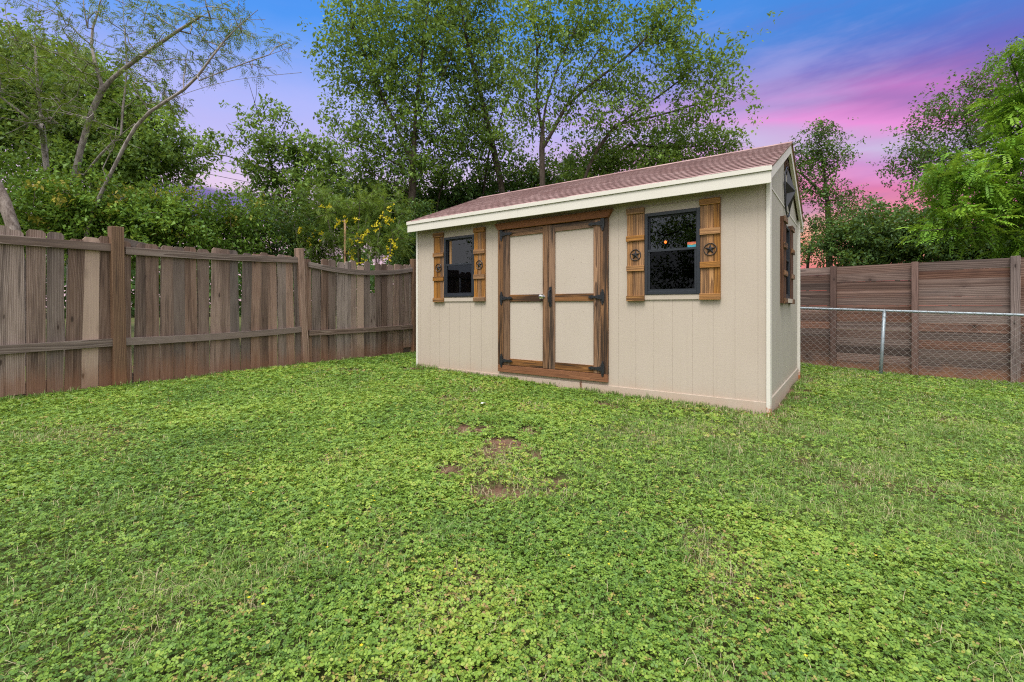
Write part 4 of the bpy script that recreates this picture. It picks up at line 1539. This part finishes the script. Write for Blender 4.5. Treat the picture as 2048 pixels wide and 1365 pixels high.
    plant('slender_tree', 'slender open tree with bare twigs at its top between shrubs and flowering bush', 'tree', G1, 107,
          [trunk_px(Y, (590, 500), (565, 420), (548, 360), (535, 300), (520, 235), (508, 200), (497, 165)), trunk_px(Y + .2, (600, 490), (588, 400), (592, 330), (600, 280))],
          [trunk_px(Y, (545, 350), (500, 330), (450, 300), (420, 308), (370, 305), ground=False), trunk_px(Y, (508, 215), (518, 190), (514, 162), ground=False), trunk_px(Y, (500, 320), (470, 285), (452, 250), ground=False), trunk_px(Y, (550, 300), (560, 260), (580, 230), ground=False)],
          [(550, 228, Y, 38, 16, .5, .9), (505, 240, Y, 22, 22, .4, .7), (530, 285, Y, 48, 30, .7, 1), (580, 300, Y, 40, 30, .7, 1), (625, 300, Y, 36, 26, .6, 1), (520, 345, Y, 45, 35, .7, 1), (600, 350, Y, 60, 40, .9, 1), (650, 340, Y, 45, 40, .8, 1), (540, 400, Y, 60, 40, .8, 1), (640, 400, Y, 60, 45, .9, 1), (450, 290, Y, 50, 16, .4, .7), (400, 300, Y, 30, 10, .3, .5), (580, 440, Y, 80, 35, .9, 1), (670, 300, Y, 20, 20, .4, .6)],
          52, lambda tw, r: sl(tw, 40, .095, .042, r, .13, .5, .3, .40), MAT['leaf_mid'], MAT['bark_dark'], .085, .007)
    # ---- big trees behind the shed
    Y = 13.0
    plant('shade_tree', 'tall leafy tree with a straight dark trunk left of the shed roof', 'tree', G2, 109,
          [trunk_px(Y, (824, 480), (823, 400), (828, 300), (832, 200), (846, 100), (860, -20))],
          [trunk_px(Y, (826, 330), (790, 250), (755, 170), (720, 90), (690, 20), ground=False), trunk_px(Y, (830, 260), (870, 190), (905, 110), (930, 30), ground=False), trunk_px(Y, (826, 350), (770, 310), (720, 290), (690, 285), ground=False), trunk_px(Y, (824, 390), (790, 370), (740, 345), ground=False)],
          [(700, 40, Y, 60, 50, 1., .8), (680, 110, Y, 45, 45, .8, .8), (760, 80, Y, 70, 70, 1.2, 1), (840, 60, Y, 80, 70, 1.3, 1), (720, 170, Y, 70, 50, 1.1, .9), (800, 170, Y, 80, 60, 1.3, 1), (710, 250, Y, 55, 45, 1., .9), (780, 260, Y, 70, 50, 1.1, .9), (870, 240, Y, 60, 70, 1.1, 1), (720, 320, Y, 55, 35, .9, .9), (790, 340, Y, 60, 40, .9, .8), (850, 330, Y, 50, 40, .9, .8), (800, -50, Y, 150, 60, 1.5, .8)],
          28, lambda tw, r: sl(tw, 48, .105, .050, r, .24, .6, .3, .45), MAT['leaf_mid'], MAT['bark_dark'], .17, .008)
    Y = 14.2
    plant('shade_tree', 'leafy tree with leaning trunks in the middle of the grove above the shed', 'tree', G2, 111,
          [trunk_px(Y, (1015, 460), (1005, 380), (985, 290), (962, 190), (935, 90), (915, -20)), trunk_px(Y + .5, (960, 470), (968, 380), (975, 300), (1010, 220), (1030, 120))],
          [trunk_px(Y, (995, 330), (935, 310), (880, 300), ground=False), trunk_px(Y, (975, 240), (920, 200), (880, 150), ground=False), trunk_px(Y, (870, 430), (885, 350), (925, 290), ground=True)],
          [(915, 50, Y, 80, 60, 1.3, 1), (980, 40, Y, 60, 50, 1.1, .8), (930, 150, Y, 90, 60, 1.4, 1), (1000, 140, Y, 60, 60, 1.1, .8), (940, 240, Y, 80, 60, 1.3, 1), (1000, 300, Y, 70, 50, 1.1, .8), (900, 320, Y, 70, 50, 1.1, 1), (950, -50, Y, 120, 60, 1.4, .8)],
          26, lambda tw, r: sl(tw, 50, .105, .050, r, .25, .6, .3, .38), MAT['leaf_mid'], MAT['bark_dark'], .15, .008)
    Y = 12.2
    plant('shade_tree', 'broad open tree with forked limbs reaching right above the shed roof', 'tree', G2, 113,
          [trunk_px(Y, (1085, 470), (1086, 380), (1083, 300), (1082, 250), (1098, 180), (1125, 110), (1160, 40), (1195, -30))],
          [trunk_px(Y, (1084, 262), (1068, 180), (1080, 100), (1060, 20), (1050, -40), ground=False), trunk_px(Y, (1090, 290), (1130, 220), (1165, 140), (1230, 60), (1290, -10), ground=False), trunk_px(Y, (1130, 215), (1190, 160), (1250, 120), (1310, 60), (1350, 10), ground=False),
           trunk_px(Y + .4, (1150, 420), (1175, 330), (1215, 260), (1290, 215), (1360, 160), (1430, 110), ground=True), trunk_px(Y + .3, (1230, 250), (1310, 235), (1390, 210), (1450, 190), ground=False), trunk_px(Y, (1075, 220), (1020, 190), (990, 170), ground=False)],
          [(1050, 60, Y, 70, 60, 1.1, .8), (1130, 40, Y, 70, 60, 1.2, .8), (1220, 50, Y, 80, 60, 1.2, .8), (1310, 60, Y, 70, 50, 1.1, .9), (1370, 90, Y, 50, 60, .9, .9), (1060, 150, Y, 70, 50, 1., .7), (1180, 150, Y, 90, 60, 1.2, .7), (1290, 150, Y, 80, 50, 1.1, .8), (1400, 150, Y, 60, 45, .9, 1), (1455, 110, Y, 26, 24, .5, .9), (1465, 180, Y, 32, 30, .6, 1), (1120, 230, Y, 90, 45, 1., .6), (1250, 230, Y, 90, 45, 1., .7), (1370, 220, Y, 70, 40, .9, .8), (1040, 220, Y, 50, 40, .9, .7), (1200, -50, Y, 200, 50, 1.5, .6), (1340, 10, Y, 50, 30, .8, .8)],
          30, lambda tw, r: sl(tw, 40, .100, .048, r, .22, .6, .3, .48), MAT['leaf_mid'], MAT['bark_dark'], .15, .008)
    Y = 13.4
    plant('understory_tree', 'low leafy tree showing over the middle of the shed roof', 'tree', G2, 115,
          [trunk_px(Y, (1190, 420), (1215, 330), (1260, 280), (1330, 260))], [trunk_px(Y, (1260, 290), (1340, 300), (1420, 290), ground=False)],
          [(1250, 300, Y, 80, 40, 1., 1), (1340, 290, Y, 70, 36, 1., 1), (1400, 280, Y, 60, 34, .9, .9), (1450, 290, Y, 40, 24, .7, .8), (1180, 330, Y, 80, 40, 1., 1), (1310, 330, Y, 120, 40, 1., 1)],
          34, lambda tw, r: sl(tw, 60, .095, .046, r, .22, .4, .4, .48), MAT['leaf_mid'], MAT['bark_dark'], .1, .007)
    # dark understory shrubs behind the grove
    G = 'dark shrubs under the grove behind the shed'
    for k, (px, py, Yd, rx, ry, lab) in enumerate([
        (700, 400, 14.5, 70, 60, 'dark shrub behind the yellow flowering bush'), (790, 420, 14.8, 70, 60, 'dark shrub behind the straight dark trunk'),
        (890, 410, 15.2, 80, 70, 'dark shrub above the left end of the shed roof'), (1000, 390, 15.4, 90, 70, 'dark shrub below the leaning trunks'),
        (1120, 370, 15.2, 90, 60, 'dark shrub right of the forked trunk above the roof')]):
        b = gpt(px, Yd)
        st = [[b, P(px - 10, py + 50, Yd), P(px - 18, py, Yd)], [b + np.array([.25, 0.1, 0]), P(px + 20, py + 40, Yd), P(px + 30, py - 10, Yd)]]
        blobs = [(px, py, Yd, rx, ry, 1.2, 1), (px - rx * .5, py + ry * .4, Yd - .1, rx * .6, ry * .7, .9, 1), (px + rx * .5, py + ry * .4, Yd + .1, rx * .6, ry * .7, .9, 1), (px, py + ry, Yd, rx, ry * .6, 1., .9)]
        plant('shrub', lab, 'shrub', G, 300 + k, st, [], blobs, 26, lambda tw, r: sl(tw, 75, .12, .06, r, .26, .3, .2, .5), MAT['leaf_dark'], MAT['bark_dark'], .05, .006, trunk_name='stem', crown_name='foliage')
    # ---- yellow flowering bush
    Y = 9.7
    rng = np.random.default_rng(77)
    fb = thing('flowering_bush', 'feathery bush with bright yellow flower clusters over the fence corner', 'bush', tuple(gpt(700, Y)))
    off = np.array(fb.location)
    sk = Skel(77)
    for px, top in ((640, (625, 430)), (690, (640, 380)), (700, (720, 400)), (720, (770, 420)), (740, (800, 440)), (680, (690, 440)), (715, (745, 380))):
        sk.path([q - off for q in trunk_px(Y + rng.uniform(-.3, .3), ((px + top[0]) / 2 + 8, 520), ((px + top[0]) / 2, 470), top)])
    tg = blob_points([(630, 455, Y, 50, 45, .6, 1), (645, 400, Y, 45, 40, .5, .9), (700, 420, Y, 55, 40, .6, .7), (770, 420, Y, 45, 45, .6, .9), (780, 480, Y, 50, 40, .6, 1), (690, 490, Y, 80, 40, .7, 1.2), (745, 390, Y, 30, 30, .4, .7), (640, 500, Y, 50, 30, .6, 1)], rng, 130) - off
    tw = sk.grow(tg, .2)
    V, T = pinnate_leaves(tw, 20, .18, 9, .036, .010, rng, spread=.07, droop=.1, base=.5, arch=.2)
    sk.mesh('stem', MAT['bark_grey'], fb, .022, .004)
    raw_mesh('foliage', V, 4, [(0, 1, 2, 3)], T, MAT['leaf_fine'], fb)
    for px, py in [(620, 452), (612, 470), (632, 468), (640, 475), (618, 478), (655, 412), (650, 405), (665, 428), (672, 455), (676, 458), (708, 452), (718, 458), (700, 490), (706, 488), (702, 505), (710, 508), (768, 443), (775, 450), (778, 440), (762, 448), (740, 480), (746, 472), (738, 468), (790, 478), (795, 484), (780, 495), (790, 500), (765, 432), (757, 445), (708, 520), (715, 522), (760, 505)]:
        c = P(px + rng.normal(0, 9), py + rng.normal(0, 9), Y - .5 + rng.uniform(-.15, .15)) - off
        nf = 5
        cc = np.repeat(c + rng.normal(0, .042, (nf, 3)), 4, axis=0)
        d = unit(rng.normal(0, 1, (nf * 4, 3)) + np.array([0, -.3, .5]))
        V = leaf_quads(cc, d, unit(rng.normal(0, 1, (nf * 4, 3))), np.full(nf * 4, .044), np.full(nf * 4, .030))
        raw_mesh('blossom', V, 4, [(0, 1, 2, 3)], rng.random(nf * 4), MAT['petal'], fb)
    st = MB(); b = gpt(690, 9.3); st.tube([b, P(690, 440, 9.3)], .022, 8)
    o = st.build('wooden_stake', MAT['plain_wood'], smooth=True); tag(o, 'thin pale wooden stake standing in the yellow flowering bush', 'stake')

    # ---- right side
    Y = 13.0
    plant('gnarled_tree', 'gnarled open tree with pinkish sky showing through just right of the shed gable', 'tree', G3, 121,
          [trunk_px(Y, (1660, 540), (1655, 470), (1662, 410), (1648, 350), (1642, 300)), trunk_px(Y + .2, (1615, 540), (1612, 490), (1628, 455), (1655, 430))],
          [trunk_px(Y, (1655, 400), (1625, 360), (1600, 345), ground=False), trunk_px(Y, (1650, 360), (1680, 330), (1695, 310), ground=False), trunk_px(Y, (1615, 500), (1600, 478), (1580, 480), ground=False)],
          [(1640, 275, Y, 40, 26, .6, 1), (1610, 310, Y, 30, 30, .5, .8), (1675, 305, Y, 28, 26, .5, .9), (1640, 320, Y, 40, 30, .6, .9), (1620, 380, Y, 40, 40, .6, .7), (1680, 400, Y, 40, 36, .6, .8), (1650, 450, Y, 55, 40, .7, .8), (1620, 500, Y, 36, 30, .5, 1), (1590, 360, Y, 30, 50, .5, .6), (1700, 440, Y, 40, 30, .6, .8)],
          75, lambda tw, r: sl(tw, 40, .062, .036, r, .15, .3, .3, .6), MAT['leaf_dark'], MAT['bark_dark'], .13, .005)
    G = 'dark shrubs over the right fence'
    for k, (px, py, Yd, rx, ry, lab) in enumerate([
        (1715, 465, 11.5, 65, 55, 'dark bushy shrub nearest the shed over the right fence'), (1800, 450, 11.8, 70, 60, 'tall dark shrub in the middle above the right fence'),
        (1905, 460, 11., 80, 60, 'dark shrub in the shade of the bright green tree'), (2030, 470, 10.5, 80, 60, 'dark shrub above the board fence at the right edge')]):
        b = gpt(px, Yd)
        st = [[b, P(px - 10, py + 50, Yd), P(px - 18, py, Yd)], [b + np.array([.25, 0.1, 0]), P(px + 20, py + 40, Yd), P(px + 30, py - 10, Yd)]]
        blobs = [(px, py, Yd, rx, ry, 1., 1), (px - rx * .5, py + ry * .4, Yd - .1, rx * .6, ry * .7, .8, 1), (px + rx * .5, py + ry * .4, Yd + .1, rx * .6, ry * .7, .8, 1), (px, py + ry, Yd, rx * 1.1, ry * .6, .9, 1)]
        plant('shrub', lab, 'shrub', G, 400 + k, st, [], blobs, 42, lambda tw, r: sl(tw, 80, .075, .042, r, .18, .3, .2, .5), MAT['leaf_dark'], MAT['bark_dark'], .05, .006, trunk_name='stem', crown_name='foliage')
    Y = 12.5
    plant('dark_oak', 'large dark small-leaved tree against the pink sky at upper right', 'tree', G3, 123,
          [trunk_px(Y, (2010, 540), (1985, 420), (1955, 330), (1930, 260))], [trunk_px(Y, (1960, 340), (1900, 310), (1850, 300), ground=False), trunk_px(Y, (1960, 320), (1980, 240), (1990, 180), ground=False)],
          [(1850, 265, Y, 45, 32, .8, .8), (1895, 225, Y, 40, 30, .8, .8), (1950, 185, Y, 45, 40, .9, .9), (1830, 320, Y, 50, 28, .8, .9), (1900, 300, Y, 60, 45, 1., 1), (1960, 260, Y, 50, 50, 1., 1), (2010, 190, Y, 50, 60, 1., 1), (1880, 360, Y, 70, 40, 1., 1), (1850, 235, Y, 18, 14, .4, .5), (1870, 205, Y, 16, 12, .4, .5), (2040, 120, Y, 40, 40, .8, .8), (1800, 345, Y, 25, 16, .5, .7)],
          44, lambda tw, r: sl(tw, 42, .072, .040, r, .18, .3, .2, .55), MAT['leaf_dark'], MAT['bark_dark'], .12, .005)
    Y = 8.3
    plant('bright_tree', 'bright yellow-green tree with drooping pinnate sprays at the right edge', 'tree', G3, 125,
          [trunk_px(Y, (2085, 560), (2075, 440), (2060, 320), (2050, 200), (2060, 80))],
          [trunk_px(Y, (2070, 420), (2000, 400), (1930, 370), (1860, 345), ground=False, dy=-.1), trunk_px(Y, (2070, 450), (1990, 450), (1910, 460), (1840, 462), ground=False, dy=-.1), trunk_px(Y, (2060, 340), (2000, 300), (1960, 290), ground=False, dy=-.1), trunk_px(Y, (2055, 220), (2030, 160), (2020, 110), ground=False)],
          [(2040, 110, Y, 40, 40, .6, .9), (2060, 180, Y, 50, 50, .7, 1), (2040, 250, Y, 50, 40, .7, 1), (2000, 310, Y, 50, 36, .7, 1), (1940, 345, Y, 60, 30, .7, 1), (1890, 360, Y, 50, 26, .6, .9), (1990, 390, Y, 70, 36, .8, 1), (2050, 400, Y, 50, 60, .8, 1), (1910, 420, Y, 60, 26, .7, .9), (1860, 455, Y, 40, 14, .5, .8), (1970, 450, Y, 60, 26, .7, .8), (2030, 490, Y, 40, 26, .6, .8), (2120, 300, Y, 60, 200, .8, .8)],
          52, lambda tw, r: pinnate_leaves(tw, 14, .26, 7, .088, .035, r, spread=.10, droop=.7, base=.55, arch=.35), MAT['leaf_bright'], MAT['bark_dark'], .09, .006)

    # ---- overhead cables
    for a, b, lab in ((P(330, 296, 22), P(900, 418, 26), 'uppermost of the three thin overhead cables behind the slender tree'),
                      (P(330, 316, 22), P(900, 424, 26), 'middle one of the three overhead cables'),
                      (P(330, 330, 22), P(900, 434, 26), 'lowest of the three overhead cables')):
        mb = MB()
        pts = []
        for k in range(15):
            t = k / 14 * 3 - 1
            q = a + (b - a) * t
            q[2] += -.5 * (1 - (2 * t - 1) ** 2) * .3
            pts.append(q)
        mb.tube(pts, .013, 5)
        o = mb.build('overhead_cable', MAT['cable'], smooth=True)
        tag(o, lab, 'cable', 'overhead cables')
    # ---- far woods low on the horizon at left
    rng = np.random.default_rng(404)
    n = 26000
    az = rng.uniform(-60, 4, n)
    rr = rng.uniform(36, 46, n)
    top = 3.6 + 2.6 * vnoise(az * .35, az * 0, 1., 5) + 1.2 * vnoise(az * 1.5, az * 0, 1., 8)
    zz = rng.random(n) ** .8 * top
    X = rr * np.sin(np.radians(az)); Yy = rr * np.cos(np.radians(az))
    V = leaf_quads(np.stack([X, Yy, zz], 1), unit(rng.normal(0, 1, (n, 3))), unit(rng.normal(0, 1, (n, 3))), rng.uniform(.3, .6, n), rng.uniform(.2, .35, n))
    o = raw_mesh('distant_woods', V, 4, [(0, 1, 2, 3)], np.clip(rng.normal(.5, .2, n), 0, 1), MAT['leaf_dark'])
    tag(o, 'distant low belt of woods showing between the trunks', 'woods', kind='stuff')
    # ---- trees of the yard behind the photographer, mirrored in the window panes
    for k, (x, y, sd) in enumerate(((-7.5, -3.5, 501), (-12.5, 1.0, 502))):
        rng = np.random.default_rng(sd)
        b = np.array([x, y, .05])
        root = thing('yard_tree', ('leafy yard tree mirrored dark in the right front window', 'leafy yard tree mirrored in the left front window')[k], 'tree', tuple(b), 0, 'trees mirrored in the shed windows')
        sk = Skel(sd)
        sk.path([np.array([0, 0, .0]), np.array([.05, 0, .8]), np.array([.1, .05, 1.6]), np.array([0, .1, 2.4]), np.array([.1, 0, 3.4]), np.array([0, 0, 4.6])])
        T_ = unit(rng.normal(0, 1, (170, 3))) * rng.random((170, 1)) ** .45 * np.array([2.6, 2.6, 2.3]) + np.array([0, 0, 3.7])
        tw = sk.grow(T_, .4)
        V, T = simple_leaves(tw, 70, .12, .06, rng, .28)
        sk.mesh('trunk', MAT['bark_dark'], root, .2, .01)
        raw_mesh('crown', V, 4, [(0, 1, 2, 3)], T, MAT['leaf_mid'], root)


# ------------------------------------------------------------------ small litter
def build_litter():
    X, Y = GP(967, 817)
    mb = MB()
    rng = random.Random(4)
    pts = []
    for k in range(9):
        a = 2 * math.pi * k / 9
        r = rng.uniform(.018, .034)
        pts.append((r * math.cos(a), r * math.sin(a) * .7, rng.uniform(0, .012)))
    vs = pts + [(0, 0, .010)] + [(p[0], p[1], p[2] - .002) for p in pts]
    fs = [(k, (k + 1) % 9, 9) for k in range(9)] + [((k + 1) % 9, k, 10 + k, 10 + (k + 1) % 9) for k in range(9)]
    mb.add(vs, fs)
    o = mb.build('paper_scrap', MAT['white'])
    o.location = (X, Y, float(GZ(X, Y)) + .04)
    tag(o, 'small crumpled white scrap lying on the clover before the doors', 'litter')


# ------------------------------------------------------------------ sky and light
EXPO = 1.27
SKYK = 1 / 2 ** EXPO


def build_world():
    w = bpy.data.worlds.new('World'); sc.world = w
    w.use_nodes = True
    t = NT('', w)
    d = t.n('ShaderNodeTexCoord').outputs['Generated']
    sx = t.n('ShaderNodeSeparateXYZ'); t.set(sx.inputs[0], d)
    el = t.math('MULTIPLY', t.math('ARCSINE', sx.outputs['Z']), 180 / math.pi)
    az = t.math('MULTIPLY', t.math('ARCTAN2', sx.outputs['X'], sx.outputs['Y']), 180 / math.pi)
    cm = t.n('ShaderNodeCombineXYZ')
    t.set(cm.inputs[0], az); t.set(cm.inputs[1], t.math('SUBTRACT', el, t.math('MULTIPLY', az, .05)))
    st = t.noise(t.mapping(cm.outputs[0], (.035, .22, 1)), 1, 5, .6)          # long thin streaks
    sf = t.noise(t.mapping(cm.outputs[0], (.06, .10, 1), (3, 7, 0)), 1, 5, .6)
    # left half of the view
    e1 = t.math('ADD', el, t.math('MULTIPLY', t.math('SUBTRACT', sf, .5), 4.))
    e1 = t.math('DIVIDE', t.math('ADD', e1, t.math('MULTIPLY', t.math('ADD', az, 25), -.03)), 40.)
    LR = t.ramp(e1, [(0, lin(240, 200, 210)), (.25, lin(238, 206, 230)), (.345, lin(230, 207, 240)), (.40, lin(206, 196, 246)), (.47, lin(190, 190, 250)), (.54, lin(178, 187, 252)), (.605, lin(150, 176, 250)), (.67, lin(115, 165, 248)), (.74, lin(84, 154, 245)), (1, lin(70, 140, 235))])
    # right half: banded sunset
    e2 = t.math('ADD', el, t.math('MULTIPLY', t.math('SUBTRACT', st, .5), 3.6))
    tl = t.math('ADD', t.math('MULTIPLY', t.smooth(el, 22.5, 18), .16), .06)
    e2 = t.math('ADD', e2, t.math('MULTIPLY', t.math('SUBTRACT', az, 36), tl))
    e2 = t.math('DIVIDE', e2, 40.)
    dg = lambda v: v / 40.
    RR = t.ramp(e2, [(dg(1), lin(238, 100, 74)), (dg(4.5), lin(246, 140, 110)), (dg(7), lin(248, 190, 166)), (dg(9.5), lin(242, 150, 165)), (dg(11.8), lin(235, 132, 178)), (dg(12.9), lin(232, 150, 205)), (dg(14.1), lin(212, 152, 212)),
                     (dg(15.4), lin(206, 188, 227)), (dg(16.8), lin(208, 172, 221)), (dg(17.9), lin(236, 150, 221)), (dg(19.2), lin(204, 133, 204)), (dg(19.9), lin(174, 122, 194)), (dg(20.7), lin(192, 124, 200)), (dg(21.8), lin(146, 114, 192)),
                     (dg(22.7), lin(108, 112, 200)), (dg(23.9), lin(92, 122, 208)), (dg(26), lin(74, 132, 217)), (dg(30), lin(72, 142, 228))])
    mixf = t.smooth(t.math('ADD', az, t.math('MULTIPLY', t.math('SUBTRACT', sf, .5), 20.)), -8, 38)
    sky = t.mix(mixf, LR, RR)
    wp = t.noise(t.mapping(cm.outputs[0], (.028, .12, 1), (11, 4, 0)), 1, 6, .62)
    sky = t.mix(t.math('MULTIPLY', t.smooth(wp, .48, .72), .42), sky, lin(196, 184, 238))
    wd = t.noise(t.mapping(cm.outputs[0], (.03, .16, 1), (2, 19, 0)), 1, 6, .62)
    sky = t.mix(t.math('MULTIPLY', t.math('MULTIPLY', t.smooth(wd, .5, .74), .5), mixf), sky, lin(128, 112, 190))
    # violet cloud bank low at left
    q = t.math('ADD', t.math('POWER', t.math('ABSOLUTE', t.math('DIVIDE', t.math('ADD', az, 33.5), 7.5)), 2.), t.math('POWER', t.math('ABSOLUTE', t.math('DIVIDE', t.math('SUBTRACT', t.math('ADD', el, t.math('MULTIPLY', t.math('SUBTRACT', sf, .5), 3.)), 10.2), 2.0)), 2.))
    sky = t.mix(t.math('MULTIPLY', t.smooth(q, 1.3, .6), .9), sky, lin(112, 96, 176))
    k = t.n('ShaderNodeMix', data_type='RGBA', blend_type='MULTIPLY'); k.inputs[0].default_value = 1
    t.set(k.inputs[6], sky); k.inputs[7].default_value = (SKYK,) * 3 + (1,)
    sky = k.outputs[2]
    # unseen sky overhead and behind: cloud added as neutral light over a physical sky
    ns = t.n('ShaderNodeTexSky', sky_type='NISHITA')
    ns.sun_disc = False; ns.sun_elevation = R(60); ns.sun_rotation = R(205)
    nk = t.n('ShaderNodeMix', data_type='RGBA', blend_type='MULTIPLY'); nk.inputs[0].default_value = 1
    t.set(nk.inputs[6], ns.outputs[0]); nk.inputs[7].default_value = (.05, .05, .05, 1)
    cl = t.noise(d, 2.2, 5, .6)
    cloud = t.ramp(cl, [(.3, (.62, .63, .66, 1)), (.7, (1.0, .98, .95, 1))])
    over = t.mix(.88, nk.outputs[2], cloud)
    hi = t.smooth(el, 10, 60, .62, 1.25)
    om = t.n('ShaderNodeVectorMath', operation='SCALE'); t.set(om.inputs[0], over); t.set(om.inputs['Scale'], hi)
    over = om.outputs[0]
    f1 = t.smooth(el, 36, 58)
    f2 = t.smooth(t.math('ABSOLUTE', az), 70, 105)
    sky = t.mix(t.math('MAXIMUM', f1, f2), sky, over)
    # below the horizon: dull ground tone
    sky = t.mix(t.smooth(el, -.5, -4), sky, (.05, .05, .04, 1))
    bg = t.n('ShaderNodeBackground')
    t.set(bg.inputs[0], sky); bg.inputs[1].default_value = 1.0
    o = t.n('ShaderNodeOutputWorld'); t.t.links.new(bg.outputs[0], o.inputs[0])


def build_light():
    l = bpy.data.lights.new('sun', 'SUN'); l.energy = 1.4; l.angle = R(24); l.color = (1, .965, .90)
    o = link(bpy.data.objects.new('sun', l))
    d = Vector((.26, .50, -1.0))           # light travels away from the viewer, down
    o.rotation_euler = d.to_track_quat('-Z', 'Y').to_euler()
    o.location = (-3, -6, 9)


def build_camera():
    c = bpy.data.cameras.new('camera')
    c.sensor_width = 36; c.sensor_fit = 'HORIZONTAL'
    c.lens = 36 * FPX / 2048
    c.shift_y = -(682.5 - HOR) / 2048
    c.clip_start = .05; c.clip_end = 2000
    o = link(bpy.data.objects.new('camera', c))
    o.location = (0, 0, CAMZ); o.rotation_euler = (R(90), 0, 0)
    sc.camera = o


build_ground()
build_lawn()
edge_grass()
build_shed()
build_left_fence()
build_right_fence()
build_trees()
build_litter()
build_world()
build_light()
build_camera()
sc.render.engine = 'CYCLES'
sc.cycles.max_bounces = 8
sc.cycles.transparent_max_bounces = 12
sc.cycles.use_denoising = False
sc.cycles.filter_width = 1.15
sc.cycles.sample_clamp_indirect = 4
sc.view_settings.view_transform = 'Standard'
sc.view_settings.look = 'None'
sc.view_settings.exposure = EXPO
sc.view_settings.gamma = 1
